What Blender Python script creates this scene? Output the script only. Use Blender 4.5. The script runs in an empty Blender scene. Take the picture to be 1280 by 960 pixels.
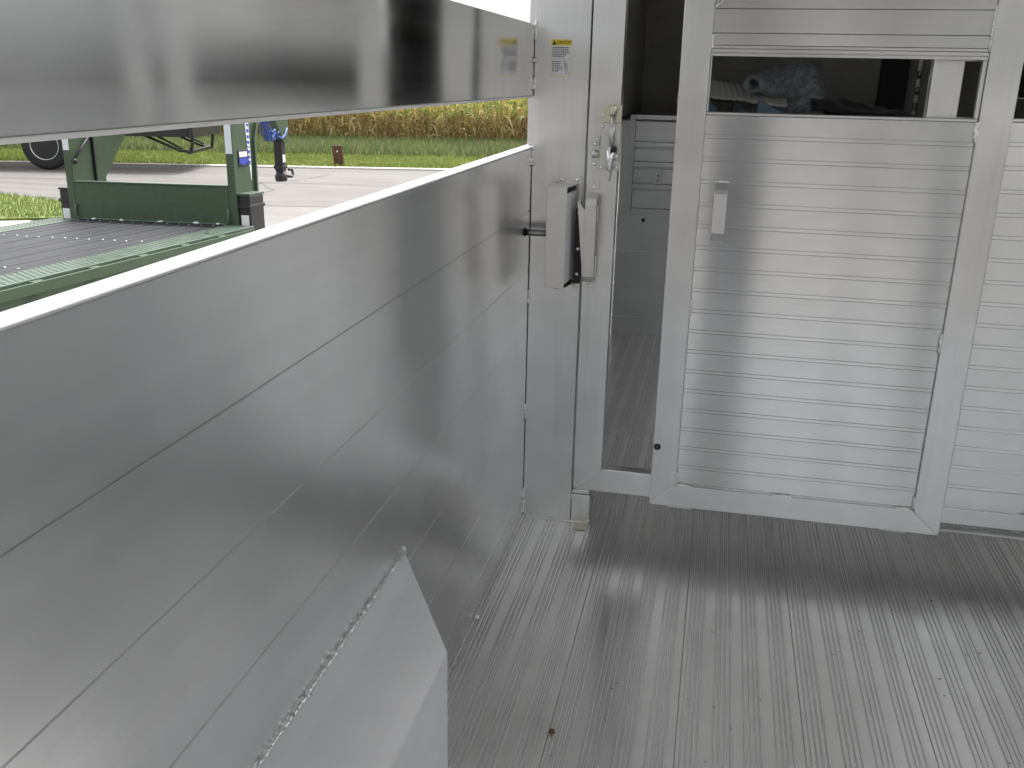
import bpy, bmesh, math, random
import numpy as np
from mathutils import Vector, Matrix, noise
R = math.radians
rnd = random.Random(7)
scene = bpy.context.scene
COL = scene.collection

# ------------------------------------------------------------------ camera
cam_d = bpy.data.cameras.new("camera")
cam = bpy.data.objects.new("camera", cam_d)
COL.objects.link(cam)
scene.camera = cam
cam_d.sensor_width = 36.0
cam_d.lens = 1170.2 / 1280 * 36.0
cam_d.clip_start = 0.02
cam_d.clip_end = 3000
yaw, pitch, roll = 0.21107, 0.31835, 0.02045
fw = Vector((-math.sin(yaw) * math.cos(pitch), math.cos(yaw) * math.cos(pitch), -math.sin(pitch)))
rt = Vector((math.cos(yaw), math.sin(yaw), 0))
up = rt.cross(fw)
r2 = rt * math.cos(roll) + up * math.sin(roll)
u2 = up * math.cos(roll) - rt * math.sin(roll)
cam.matrix_world = Matrix(((r2.x, u2.x, -fw.x, 0.5908), (r2.y, u2.y, -fw.y, 0.0), (r2.z, u2.z, -fw.z, 1.5), (0, 0, 0, 1)))

# ------------------------------------------------------------------ world, sun, exposure
SUN_EL, SUN_AZ = R(60), R(10)          # azimuth from +y towards +x
world = bpy.data.worlds.new("World")
scene.world = world
world.use_nodes = True
wn, wl = world.node_tree.nodes, world.node_tree.links
bg = wn["Background"]
sky = wn.new("ShaderNodeTexSky")
sky.sky_type = 'NISHITA'
sky.sun_disc = False
sky.sun_elevation = SUN_EL
sky.sun_rotation = SUN_AZ
sky.air_density = 1.0
sky.dust_density = 6.0
sky.ozone_density = 1.0
hsv = wn.new("ShaderNodeHueSaturation")
hsv.inputs['Saturation'].default_value = 0.17
wl.new(sky.outputs[0], hsv.inputs['Color'])
wl.new(hsv.outputs[0], bg.inputs[0])
bg.inputs[1].default_value = 0.15
sun_d = bpy.data.lights.new("sun", 'SUN')
sun_d.energy = 1.4
sun_d.angle = R(12)
sun_d.color = (1.0, 0.96, 0.9)
sun = bpy.data.objects.new("sun", sun_d)
COL.objects.link(sun)
sd = Vector((math.sin(SUN_AZ) * math.cos(SUN_EL), math.cos(SUN_AZ) * math.cos(SUN_EL), math.sin(SUN_EL)))
sun.rotation_euler = (-sd).to_track_quat('-Z', 'Y').to_euler()
scene.view_settings.view_transform = 'Standard'
scene.view_settings.look = 'None'
scene.view_settings.gamma = 1.0
scene.view_settings.use_curve_mapping = False
scene.view_settings.exposure = 1.5
scene.cycles.sample_clamp_indirect = 10.0
scene.cycles.blur_glossy = 1.0
scene.cycles.max_bounces = 14
scene.cycles.glossy_bounces = 10
scene.cycles.diffuse_bounces = 5

# ------------------------------------------------------------------ materials
def nodes(name):
    m = bpy.data.materials.new(name)
    m.use_nodes = True
    return m, m.node_tree.nodes, m.node_tree.links, m.node_tree.nodes["Principled BSDF"]

def mapping(N, L, scale, coord='Object'):
    tc = N.new("ShaderNodeTexCoord")
    mp = N.new("ShaderNodeMapping")
    mp.inputs['Scale'].default_value = scale
    L.new(tc.outputs[coord], mp.inputs['Vector'])
    return mp.outputs[0]

def tex(N, L, vec, scale=1, detail=3, rough=0.55):
    n = N.new("ShaderNodeTexNoise")
    n.inputs['Scale'].default_value = scale
    n.inputs['Detail'].default_value = detail
    n.inputs['Roughness'].default_value = rough
    L.new(vec, n.inputs['Vector'])
    return n.outputs['Fac']

def rng(N, L, fac, a, b, lo=0.3, hi=0.7):
    r = N.new("ShaderNodeMapRange")
    r.inputs['From Min'].default_value = lo
    r.inputs['From Max'].default_value = hi
    r.inputs['To Min'].default_value = a
    r.inputs['To Max'].default_value = b
    L.new(fac, r.inputs['Value'])
    return r.outputs[0]

def math_node(N, L, op, a, b):
    m = N.new("ShaderNodeMath")
    m.operation = op
    for i, v in enumerate((a, b)):
        if isinstance(v, (int, float)):
            m.inputs[i].default_value = v
        else:
            L.new(v, m.inputs[i])
    return m.outputs[0]

def ramp(N, L, fac, stops):
    r = N.new("ShaderNodeValToRGB")
    e = r.color_ramp.elements
    while len(e) < len(stops):
        e.new(0.5)
    for i, (p, c) in enumerate(stops):
        e[i].position = p
        e[i].color = (*c, 1)
    L.new(fac, r.inputs['Fac'])
    return r.outputs['Color']

def bump(N, L, B, height, strength, dist=0.001, prev=None):
    b = N.new("ShaderNodeBump")
    b.inputs['Strength'].default_value = strength
    b.inputs['Distance'].default_value = dist
    L.new(height, b.inputs['Height'])
    if prev:
        L.new(prev, b.inputs['Normal'])
    L.new(b.outputs[0], B.inputs['Normal'])
    return b.outputs[0]

AX = {'x': (1, 0, 0), 'y': (0, 1, 0), 'z': (0, 0, 1)}

def brushed(name, brush, blur, rough, aniso, col=(0.78, 0.78, 0.77), streak=0.05, wavy=0.0, scr=0.02, dull=0.0, fine=260, flat_=False):
    """brushed aluminium: brush = axis the grain runs along, blur = axis across it"""
    m, N, L, B = nodes(name)
    B.inputs['Metallic'].default_value = 1.0
    B.inputs['Anisotropic'].default_value = aniso
    cv = N.new("ShaderNodeCombineXYZ")
    for i in range(3):
        cv.inputs[i].default_value = AX[blur][i]
    L.new(cv.outputs[0], B.inputs['Tangent'])
    sc = [fine, fine, fine]
    sc['xyz'.index(brush)] = 1.2
    fine_t = tex(N, L, mapping(N, L, sc), 1, 3, 0.7)
    sc2 = [28, 28, 28]
    sc2['xyz'.index(brush)] = 0.5
    band = tex(N, L, mapping(N, L, sc2), 1, 4, 0.65)
    big = tex(N, L, mapping(N, L, (1, 1, 1)), 2.2, 4, 0.6)
    info = N.new("ShaderNodeObjectInfo")
    r0 = rng(N, L, fine_t, rough - streak, rough + streak)
    r1 = math_node(N, L, 'ADD', r0, rng(N, L, band, -streak * 0.6, streak * 0.6))
    r2_ = math_node(N, L, 'ADD', r1, rng(N, L, big, -0.05, 0.05))
    r3 = math_node(N, L, 'ADD', r2_, rng(N, L, info.outputs['Random'], -0.015, 0.015, 0, 1))
    L.new(r3, B.inputs['Roughness'])
    smudge = tex(N, L, mapping(N, L, (1, 1, 1)), 5, 2, 0.5)
    f = math_node(N, L, 'ADD', math_node(N, L, 'MULTIPLY', smudge, 0.6), math_node(N, L, 'MULTIPLY', band, 0.4))
    f = math_node(N, L, 'ADD', f, rng(N, L, info.outputs['Random'], -0.04, 0.04, 0, 1))
    c0 = tuple(v * (0.90 - dull) for v in col)
    c1 = tuple(min(1, v * 1.05) for v in col)
    L.new(ramp(N, L, f, [(0.3, c0), (0.7, c1)]), B.inputs['Base Color'])
    prev = bump(N, L, B, fine_t, 0.35, scr * 0.00025)
    prev = bump(N, L, B, band, 0.3, scr * 0.0008, prev)
    if flat_:
        for l in list(B.inputs['Normal'].links):
            L.remove(l)
        prev = None
        for l in list(B.inputs['Roughness'].links):
            L.remove(l)
        L.new(math_node(N, L, 'ADD', math_node(N, L, 'ADD', rng(N, L, big, rough - .02, rough + .025), rng(N, L, band, -streak, streak)), rng(N, L, info.outputs['Random'], -.01, .01, 0, 1)), B.inputs['Roughness'])
        L.new(ramp(N, L, math_node(N, L, 'ADD', math_node(N, L, 'MULTIPLY', smudge, .6), math_node(N, L, 'MULTIPLY', band, .4)), [(0.3, c0), (0.7, c1)]), B.inputs['Base Color'])
    if flat_ and scr >= 0.03:
        prev = bump(N, L, B, band, 0.5, scr * 0.01)
    if wavy:
        w = tex(N, L, mapping(N, L, (1, 1, 1)), 3.0, 1, 0.4)
        bump(N, L, B, w, 1.0, wavy, prev)
    return m

ALU = (0.83, 0.835, 0.84)
M = {}
M['wall'] = brushed('brushed aluminium wall', 'y', 'z', 0.232, 0.84, (0.91, 0.915, 0.915), 0.008, 0.0022, 0.030, 0.0, 120, True)
M['upper'] = brushed('polished aluminium strip', 'y', 'z', 0.125, 0.90, (0.84, 0.845, 0.85), 0.02, 0.0012, 0.01, 0.0, 120, True)
M['slat'] = brushed('aluminium slat', 'x', 'z', 0.19, 0.92, (0.77, 0.775, 0.77), 0.014, 0.0010, 0.01, 0.07, 120, True)
M['vert'] = brushed('aluminium upright', 'z', 'x', 0.33, 0.5, (0.74, 0.745, 0.745), 0.014, 0.0012, 0.01, 0.08, 120, True)
M['horiz'] = brushed('aluminium rail', 'x', 'z', 0.33, 0.5, (0.74, 0.745, 0.745), 0.014, 0.0012, 0.01, 0.08, 120, True)
M['floor'] = brushed('aluminium floor plank', 'y', 'x', 0.232, 0.3, (0.90, 0.895, 0.88), 0.008, 0.0006, 0.01, 0.0, 100, True)
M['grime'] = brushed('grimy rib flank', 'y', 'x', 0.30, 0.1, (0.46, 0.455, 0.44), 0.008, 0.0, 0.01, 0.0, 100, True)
M['fender'] = brushed('satin aluminium plate', 'y', 'z', 0.5, 0.0, (0.86, 0.865, 0.87), 0.02, 0.0, 0.01, 0.0, 120, True)
M['fender'].node_tree.nodes['Principled BSDF'].inputs['Metallic'].default_value = 0.15
M['plain'] = brushed('aluminium sheet', 'y', 'z', 0.36, 0.4, (0.76, 0.765, 0.765), 0.03, 0.0012, 0.01, 0.0, 120, True)
M['cross'] = brushed('aluminium cross sheet', 'x', 'z', 0.36, 0.4, (0.72, 0.725, 0.725), 0.03, 0.0012, 0.01, 0.0, 120, True)

M['rail'] = brushed('weathered rail cap', 'y', 'z', 0.5, 0.0, (0.84, 0.84, 0.83), 0.03, 0.0, 0.01)
M['rail'].node_tree.nodes['Principled BSDF'].inputs['Metallic'].default_value = 0.15

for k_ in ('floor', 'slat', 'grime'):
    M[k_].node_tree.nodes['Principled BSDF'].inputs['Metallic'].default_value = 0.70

def metal(name, col, rough, metallic=1.0, n=60, b=0.2, var=0.15):
    m, N, L, B = nodes(name)
    B.inputs['Metallic'].default_value = metallic
    v = mapping(N, L, (1, 1, 1))
    t = tex(N, L, v, n, 4, 0.65)
    L.new(ramp(N, L, t, [(0.3, tuple(c * (1 - var) for c in col)), (0.7, tuple(min(1, c * (1 + var)) for c in col))]), B.inputs['Base Color'])
    L.new(rng(N, L, t, rough - 0.07, rough + 0.07), B.inputs['Roughness'])
    bump(N, L, B, t, b, 0.0006)
    return m

M['weld'] = metal('weld metal', (0.80, 0.80, 0.79), 0.30, 1, 400, 0.8)
M['zinc'] = metal('zinc plate', (0.60, 0.61, 0.58), 0.34, 1, 60, 0.2, 0.06)
M['yzinc'] = metal('yellow zinc plate', (0.66, 0.63, 0.50), 0.36, 1, 60, 0.2, 0.08)
M['stain'] = metal('stainless box', (0.70, 0.69, 0.66), 0.36, 1, 30, 0.1, 0.05)
M['steel'] = metal('dark steel rod', (0.30, 0.30, 0.30), 0.35, 1, 120, 0.3)
M['bolt'] = metal('bright screw', (0.80, 0.80, 0.80), 0.22, 1, 200, 0.2)
M['black'] = metal('black rubber', (0.015, 0.015, 0.016), 0.55, 0, 90, 0.3)
M['blackpaint'] = metal('black painted steel', (0.02, 0.02, 0.022), 0.38, 0, 60, 0.3)
M['green'] = metal('dark green paint', (0.052, 0.088, 0.046), 0.40, 0, 12, 0.15, 0.12)
M['tread'] = metal('green tread plate paint', (0.075, 0.112, 0.08), 0.36, 0, 8, 0.1, 0.15)
M['white'] = metal('white print', (0.78, 0.78, 0.78), 0.45, 0, 40, 0.05, 0.03)
M['yellow'] = metal('yellow print', (0.80, 0.62, 0.03), 0.45, 0, 40, 0.05, 0.03)
M['ink'] = metal('black print', (0.02, 0.02, 0.02), 0.5, 0, 40, 0.05, 0.03)
M['blueink'] = metal('blue print', (0.03, 0.06, 0.42), 0.4, 0, 40, 0.05, 0.1)
M['reflect'] = metal('white reflective tape', (0.72, 0.76, 0.80), 0.3, 0, 30, 0.1, 0.05)
M['red'] = metal('red reflective tape', (0.45, 0.02, 0.02), 0.3, 0, 30, 0.1, 0.1)
M['bluehose'] = metal('blue cord', (0.03, 0.09, 0.35), 0.4, 0, 60, 0.2)
M['tyre'] = metal('tyre rubber', (0.025, 0.025, 0.026), 0.75, 0, 40, 0.4, 0.3)
M['rim'] = metal('steel wheel', (0.02, 0.02, 0.02), 0.4, 0.2, 30, 0.2, 0.3)
M['rimlip'] = metal('bright wheel lip', (0.62, 0.62, 0.62), 0.32, 1, 30, 0.2)
M['glass'] = metal('dark window glass', (0.02, 0.025, 0.03), 0.06, 0, 3, 0.0)
M['rust'] = metal('rusty plate', (0.09, 0.045, 0.025), 0.75, 0, 25, 0.5, 0.4)
M['leaf'] = metal('dry leaf scrap', (0.18, 0.09, 0.03), 0.8, 0, 60, 0.3, 0.4)
M['grit'] = metal('dark grit', (0.06, 0.055, 0.05), 0.9, 0, 60, 0.3, 0.3)

M['nose_shade'] = metal('shade-toned nose sheet', (0.42, 0.41, 0.39), 0.6, 0, 6, 0.1, 0.12)  # lower albedo puts the deep nose's shade into its sheet colour

def plank_mat():
    m, N, L, B = nodes('black deck board')
    v = mapping(N, L, (30, 0.8, 30))
    t = tex(N, L, v, 1, 4, 0.6)
    L.new(ramp(N, L, t, [(0.3, (0.014, 0.015, 0.019)), (0.7, (0.030, 0.031, 0.037))]), B.inputs['Base Color'])
    B.inputs['Roughness'].default_value = 0.55
    B.inputs['Specular IOR Level'].default_value = 0.25
    bump(N, L, B, t, 0.3, 0.002)
    return m
M['board'] = plank_mat()

def cloth(name, a, b, scale=60):
    m, N, L, B = nodes(name)
    t = tex(N, L, mapping(N, L, (1, 1, 1)), scale, 4, 0.7)
    L.new(ramp(N, L, t, [(0.3, a), (0.7, b)]), B.inputs['Base Color'])
    B.inputs['Roughness'].default_value = 0.95
    B.inputs['Sheen Weight'].default_value = 0.2
    bump(N, L, B, t, 0.6, 0.004)
    return m
M['quilt'] = cloth('light grey quilt', (0.42, 0.41, 0.38), (0.60, 0.59, 0.55))
M['quiltblue'] = cloth('grey blue quilt', (0.10, 0.13, 0.155), (0.42, 0.44, 0.44), 30)
M['hem'] = cloth('blue grey hem', (0.14, 0.22, 0.28), (0.22, 0.32, 0.38))
M['darkcloth'] = cloth('dark cloth', (0.012, 0.012, 0.014), (0.03, 0.03, 0.035))

def grass_mat(name, dark, light):
    m, N, L, B = nodes(name)
    v = mapping(N, L, (1, 1, 1))
    t1 = tex(N, L, v, 0.5, 3)
    t2 = tex(N, L, v, 9, 4, 0.7)
    f = math_node(N, L, 'ADD', math_node(N, L, 'MULTIPLY', t1, 0.45), math_node(N, L, 'MULTIPLY', t2, 0.55))
    L.new(ramp(N, L, f, [(0.3, dark), (0.7, light)]), B.inputs['Base Color'])
    B.inputs['Roughness'].default_value = 0.85
    B.inputs['Specular IOR Level'].default_value = 0.2
    bump(N, L, B, t2, 0.8, 0.05)
    return m
M['lawn'] = grass_mat('mown grass', (0.10, 0.14, 0.04), (0.22, 0.27, 0.09))
M['tall'] = grass_mat('rough grass', (0.08, 0.115, 0.04), (0.16, 0.20, 0.08))
M['soil'] = grass_mat('field soil', (0.05, 0.035, 0.02), (0.10, 0.08, 0.04))

def vcol_mat(name, rough=0.7):
    m, N, L, B = nodes(name)
    a = N.new("ShaderNodeAttribute")
    a.attribute_name = 'tint'
    t = tex(N, L, mapping(N, L, (1, 1, 1)), 14, 3)
    mx = N.new("ShaderNodeMix")
    mx.data_type = 'RGBA'
    mx.blend_type = 'MULTIPLY'
    mx.inputs['Factor'].default_value = 0.5
    L.new(a.outputs['Color'], mx.inputs[6])
    L.new(ramp(N, L, t, [(0.3, (0.7, 0.7, 0.7)), (0.7, (1.0, 1.0, 1.0))]), mx.inputs[7])
    L.new(mx.outputs[2], B.inputs['Base Color'])
    B.inputs['Roughness'].default_value = rough
    B.inputs['Specular IOR Level'].default_value = 0.25
    tl = N.new("ShaderNodeBsdfTranslucent")
    L.new(mx.outputs[2], tl.inputs['Color'])
    ms = N.new("ShaderNodeMixShader")
    ms.inputs[0].default_value = 0.45
    L.new(B.outputs[0], ms.inputs[1])
    L.new(tl.outputs[0], ms.inputs[2])
    L.new(ms.outputs[0], N["Material Output"].inputs['Surface'])
    return m
M['corn'] = vcol_mat('corn leaves')
M['blade'] = vcol_mat('grass blades')

def road_mat(name, a, b, streak):
    m, N, L, B = nodes(name)
    tc = N.new("ShaderNodeTexCoord")
    mp = N.new("ShaderNodeMapping")
    mp.inputs['Rotation'].default_value = (0, 0, R(-13.6))
    mp.inputs['Scale'].default_value = (0.12, 1.9, 1)
    L.new(tc.outputs['Object'], mp.inputs['Vector'])
    t1 = tex(N, L, mp.outputs[0], 1, 5, 0.65)
    v = mapping(N, L, (1, 1, 1))
    t2 = tex(N, L, v, 40, 4, 0.8)
    t3 = tex(N, L, v, 0.7, 4, 0.6)
    f = math_node(N, L, 'ADD', math_node(N, L, 'MULTIPLY', t1, streak), math_node(N, L, 'MULTIPLY', t3, 0.75 - streak))
    f = math_node(N, L, 'ADD', f, math_node(N, L, 'MULTIPLY', t2, 0.25))
    L.new(ramp(N, L, f, [(0.32, a), (0.62, b)]), B.inputs['Base Color'])
    B.inputs['Roughness'].default_value = 0.85
    bump(N, L, B, t2, 0.5, 0.004)
    return m
M['road'] = road_mat('worn pale road', (0.075, 0.071, 0.066), (0.155, 0.147, 0.137), 0.5)
M['drive'] = road_mat('concrete drive', (0.11, 0.105, 0.098), (0.19, 0.18, 0.168), 0.3)
M['kerb'] = metal('concrete kerb', (0.46, 0.43, 0.38), 0.85, 0, 20, 0.5, 0.2)
M['crack'] = metal('crack filler', (0.10, 0.09, 0.08), 0.9, 0, 20, 0.3, 0.2)
M['siding'] = metal('pale siding', (0.42, 0.41, 0.38), 0.6, 0, 5, 0.1, 0.08)
M['roofing'] = metal('grey roofing', (0.12, 0.12, 0.125), 0.8, 0, 9, 0.3, 0.2)
M['concrete'] = metal('grey concrete', (0.30, 0.29, 0.27), 0.9, 0, 9, 0.3, 0.2)

# ------------------------------------------------------------------ mesh helpers
class MB:
    def __init__(s):
        s.bm = bmesh.new()
    def hexa(s, p, bev=0.0):
        v = [s.bm.verts.new(q) for q in p]
        fs = [s.bm.faces.new([v[i] for i in f]) for f in ((3, 2, 1, 0), (4, 5, 6, 7), (0, 1, 5, 4), (1, 2, 6, 5), (2, 3, 7, 6), (3, 0, 4, 7))]
        bmesh.ops.recalc_face_normals(s.bm, faces=fs)
        if bev:
            ed = list({e for f in fs for e in f.edges})
            bmesh.ops.bevel(s.bm, geom=ed, offset=bev, segments=2, affect='EDGES', profile=0.5, clamp_overlap=True)
        return s
    def box(s, x0, x1, y0, y1, z0, z1, bev=0.0):
        return s.hexa([(x0, y0, z0), (x1, y0, z0), (x1, y1, z0), (x0, y1, z0), (x0, y0, z1), (x1, y0, z1), (x1, y1, z1), (x0, y1, z1)], bev)
    def prism(s, poly, axis, a, b, bev=0.0):
        """poly = 2D points in the other two axes (in xyz order)"""
        def pt(p, t):
            return {'x': (t, p[0], p[1]), 'y': (p[0], t, p[1]), 'z': (p[0], p[1], t)}[axis]
        A = [s.bm.verts.new(pt(p, a)) for p in poly]
        B_ = [s.bm.verts.new(pt(p, b)) for p in poly]
        n = len(poly)
        fs = [s.bm.faces.new(A), s.bm.faces.new(B_[::-1])]
        for i in range(n):
            fs.append(s.bm.faces.new([A[i], B_[i], B_[(i + 1) % n], A[(i + 1) % n]]))
        bmesh.ops.recalc_face_normals(s.bm, faces=fs)
        if bev:
            ed = list({e for f in fs for e in f.edges})
            bmesh.ops.bevel(s.bm, geom=ed, offset=bev, segments=2, affect='EDGES', profile=0.5, clamp_overlap=True)
        return s
    def tube(s, pts, r, seg=10, cap=True):
        pts = [Vector(p) for p in pts]
        rs = r if isinstance(r, (list, tuple)) else [r] * len(pts)
        rings = []
        n0 = None
        for i, p in enumerate(pts):
            t = (pts[min(i + 1, len(pts) - 1)] - pts[max(i - 1, 0)]).normalized()
            if n0 is None:
                n0 = t.orthogonal().normalized()
            n0 = (n0 - t * n0.dot(t))
            if n0.length < 1e-6:
                n0 = t.orthogonal()
            n0.normalize()
            b = t.cross(n0)
            rings.append([s.bm.verts.new(p + (n0 * math.cos(2 * math.pi * k / seg) + b * math.sin(2 * math.pi * k / seg)) * rs[i]) for k in range(seg)])
        for a, c in zip(rings, rings[1:]):
            for k in range(seg):
                f = s.bm.faces.new([a[k], a[(k + 1) % seg], c[(k + 1) % seg], c[k]])
                f.smooth = seg > 6
        if cap:
            s.bm.faces.new(rings[0][::-1])
            s.bm.faces.new(rings[-1])
        return s
    def cyl(s, p, q, r, seg=16, bev=0.0):
        p, q = Vector(p), Vector(q)
        if bev:
            d = (q - p).normalized() * bev
            return s.tube([p, p + d, q - d, q], [r - bev, r, r, r - bev], seg)
        return s.tube([p, q], r, seg)
    def dome(s, c, d, r, h, seg=12):
        c, d = Vector(c), Vector(d).normalized()
        k = [0, .35, .65, .88, .98]
        return s.tube([c + d * h * math.sin(a * math.pi / 2) for a in k], [max(r * math.cos(a * math.pi / 2), r * .03) for a in k], seg)
    def lathe(s, prof, o, ax, seg=32):
        """prof = list of (radius, along)"""
        o, ax = Vector(o), Vector(ax).normalized()
        n = ax.orthogonal().normalized()
        b = ax.cross(n)
        rings = [[s.bm.verts.new(o + ax * h + (n * math.cos(2 * math.pi * k / seg) + b * math.sin(2 * math.pi * k / seg)) * r) for k in range(seg)] for r, h in prof]
        for a, c in zip(rings, rings[1:]):
            for k in range(seg):
                f = s.bm.faces.new([a[k], a[(k + 1) % seg], c[(k + 1) % seg], c[k]])
                f.smooth = True
        s.bm.faces.new(rings[0][::-1])
        s.bm.faces.new(rings[-1])
        return s
    def bead(s, p, q, r, seed=0, step=0.006):
        """weld bead: lumpy ripple between p and q"""
        rg = random.Random(seed)
        p, q = Vector(p), Vector(q)
        n = max(4, int((q - p).length / step))
        pts, rr = [], []
        for i in range(n + 1):
            j = Vector((rg.uniform(-1, 1), rg.uniform(-1, 1), rg.uniform(-1, 1))) * r * 0.28
            pts.append(p.lerp(q, i / n) + j)
            e = min(1, 0.45 + min(i, n - i) * 0.4)
            rr.append(r * e * rg.uniform(0.72, 1.22))
        return s.tube(pts, rr, 7)
    def build(s, name, mat, parent=None, smooth=False):
        bmesh.ops.recalc_face_normals(s.bm, faces=s.bm.faces)
        me = bpy.data.meshes.new(name)
        s.bm.to_mesh(me)
        s.bm.free()
        o = bpy.data.objects.new(name, me)
        COL.objects.link(o)
        for m in (mat if isinstance(mat, (list, tuple)) else [mat]):
            me.materials.append(m)
        if smooth:
            for f in me.polygons:
                f.use_smooth = True
        if parent:
            o.parent = parent
        return o

def empty(name, loc=(0, 0, 0)):
    o = bpy.data.objects.new(name, None)
    o.location = loc
    o.empty_display_size = 0.1
    COL.objects.link(o)
    return o

def tag(o, label=None, cat=None, group=None, kind=None):
    for k, v in (('label', label), ('category', cat), ('group', group), ('kind', kind)):
        if v:
            o[k] = v
    return o

def copy(o, parent, loc=(0, 0, 0)):
    c = o.copy()
    COL.objects.link(c)
    c.parent = parent
    c.location = loc
    return c

def text_obj(name, body, size, mat, parent, loc, rot, sx=1.0, bold=0.0):
    cu = bpy.data.curves.new(name, 'FONT')
    cu.body = body
    cu.size = size
    cu.offset = bold
    cu.extrude = 0.0001
    cu.align_x = 'CENTER'
    cu.align_y = 'CENTER'
    t = bpy.data.objects.new(name, cu)
    COL.objects.link(t)
    me = bpy.data.meshes.new_from_object(t.evaluated_get(bpy.context.evaluated_depsgraph_get()))
    bpy.data.objects.remove(t)
    o = bpy.data.objects.new(name, me)
    COL.objects.link(o)
    me.materials.clear()
    me.materials.append(mat)
    o.location = loc
    o.rotation_euler = rot
    o.scale = (sx, 1, 1)
    o.parent = parent
    return o

# ------------------------------------------------------------------ trailer: floor, walls, roof
W = 2.05            # inside width
YG = 2.985          # plane of the gate jamb
YB = 5.663          # bulkhead
YN = 6.9            # nose front wall
YR = -0.85          # rear end
FL = tag(empty('floor'), kind='structure')
GR = [.0142, .0270, .0400, .0526, .0896, .1024, .1160, .1290, .1620, .1760, .1890, .2005, .2360, .2500, .2615, .2745]

def plank_profile(w):
    t = [(0.0008, -0.03), (0.0008, -0.0008), (0.0018, 0.0)]
    for g in GR:
        if g + 0.004 < w:
            t += [(g - 0.0036, 0), (g - 0.0022, 0.0022), (g - 0.0012, 0.0028), (g + 0.0012, 0.0028), (g + 0.0022, 0.0022), (g + 0.0036, 0)]
    t += [(w - 0.0018, 0), (w - 0.0008, -0.0008), (w - 0.0008, -0.03)]
    return t
first = None
for i in range(7):
    x0 = 0.3 * i
    w = 0.3 if i < 6 else W - 1.8
    if first is None or i == 6:
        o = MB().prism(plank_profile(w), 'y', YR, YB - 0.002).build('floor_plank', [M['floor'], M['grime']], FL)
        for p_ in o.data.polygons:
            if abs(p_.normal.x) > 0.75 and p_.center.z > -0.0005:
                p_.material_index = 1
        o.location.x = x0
        if first is None:
            first = o
    else:
        copy(first, FL, (x0, 0, 0))
MB().box(0.01, W - 0.01, YR + .01, YB - .01, -0.10, -0.034).build('subfloor', M['black'], FL)
MB().bead((0.004, 0.9, 0.003), (0.004, YG, 0.003), 0.0055, 3).build('weld_bead', M['weld'], FL)
for y in (2.30, 1.83):
    MB().dome((0.008, y, 0.004), (0.5, 0, 1), 0.010, 0.008).build('weld_spot', M['weld'], FL)

def side_wall(name, x_in, sgn, group_seed):
    """sgn +1: wall body extends towards -x (left wall); -1: right wall"""
    Wl = tag(empty(name), kind='structure')
    xs = lambda a, b: (min(x_in - sgn * a, x_in - sgn * b), max(x_in - sgn * a, x_in - sgn * b))
    zl = [-0.03, 0.103, 0.300, 0.497, 0.6945, 0.894, 1.0875, 1.2832]
    for a, b in zip(zl, zl[1:]):
        x0, x1 = xs(0.0, 0.034)
        e = 0.0011
        f = x1 if sgn > 0 else x0
        g = x0 if sgn > 0 else x1
        k = -sgn
        poly = [(g, a + .0004), (f + k * 0.003, a + .0004), (f + k * 0.003, a + 0.0009), (f, a + e + .0012), (f, b - e - .0004), (f + k * 0.0022, b - 0.0002), (g, b - 0.0002)]
        MB().prism(poly, 'y', YR, YN - 0.004).build('wall_plank', M['wall'], Wl)
    x0, x1 = xs(-0.0022, 0.038)
    MB().box(x0, x1, YR, YB, 1.2836, 1.287, 0.0012).build('top_rail', M['rail'], Wl)
    x0, x1 = xs(0.0, 0.034)
    MB().box(x0, x1, YR, YB, 1.4422, 1.649, 0.0012).build('upper_panel', M['upper'], Wl)
    poly = [(x_in + sgn * .0030, 1.4421), (x_in + sgn * .0030, 1.4410), (x_in - sgn * .0020, 1.4362), (x_in - sgn * .034, 1.4362), (x_in - sgn * .034, 1.4421)]
    MB().prism(poly, 'y', YR, YB).build('panel_lip', M['rail'], Wl)
    for y in (YR + 0.002, YG + 0.08, YB - 0.07):
        x0, x1 = xs(0.002, 0.032)
        MB().box(x0, x1, y, y + 0.05, 1.2885, 1.4355).build('gap_post', M['vert'], Wl)
        MB().box(x0, x1, y, y + 0.05, 1.650, 2.148).build('gap_post', M['vert'], Wl)
    ys_ = 4.9 if sgn > 0 else 4.3
    x0, x1 = xs(0.004, 0.030)
    MB().box(x0, x1, ys_, YB - .072, 1.2885, 1.4355).build('added_gap_block', M['plain'], Wl)  # added closers over the gaps, keeping daylight out of the nose
    MB().box(x0, x1, ys_, YB - .072, 1.650, 2.148).build('added_gap_block', M['plain'], Wl)
    x0, x1 = xs(0.0, 0.034)
    MB().box(x0, x1, YB + .001, YN - 0.004, 1.2725, 2.147).build('nose_panel', M['nose_shade'], Wl)
    return Wl
WLEFT = side_wall('wall_left', 0.0, 1, 1)
WRIGHT = side_wall('wall_right', W, -1, 2)
RF = tag(empty('roof'), kind='structure')
MB().box(-0.036, W + 0.036, YG + .10, YN, 2.15, 2.162).build('roof_sheet', M['cross'], RF)
MB().box(-0.036, W + 0.036, YR, YG + .098, 2.15, 2.162).build('roof_sheet', M['cross'], RF)
for y in np.arange(YR + 0.03, YN, 0.95):
    MB().box(0.002, W - 0.002, y, y + 0.04, 2.11, 2.148, 0.003).build('roof_bow', M['horiz'], RF)

# rear door frame, behind the camera
RFm = tag(empty('rear_frame'), kind='structure')
for x in (0.002, W - 0.102):
    MB().box(x, x + 0.10, YR - 0.08, YR - 0.002, -0.03, 2.148, 0.004).build('post', M['vert'], RFm)
MB().box(0.104, W - 0.104, YR - 0.08, YR - 0.002, 2.03, 2.148, 0.004).build('header', M['horiz'], RFm)

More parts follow.
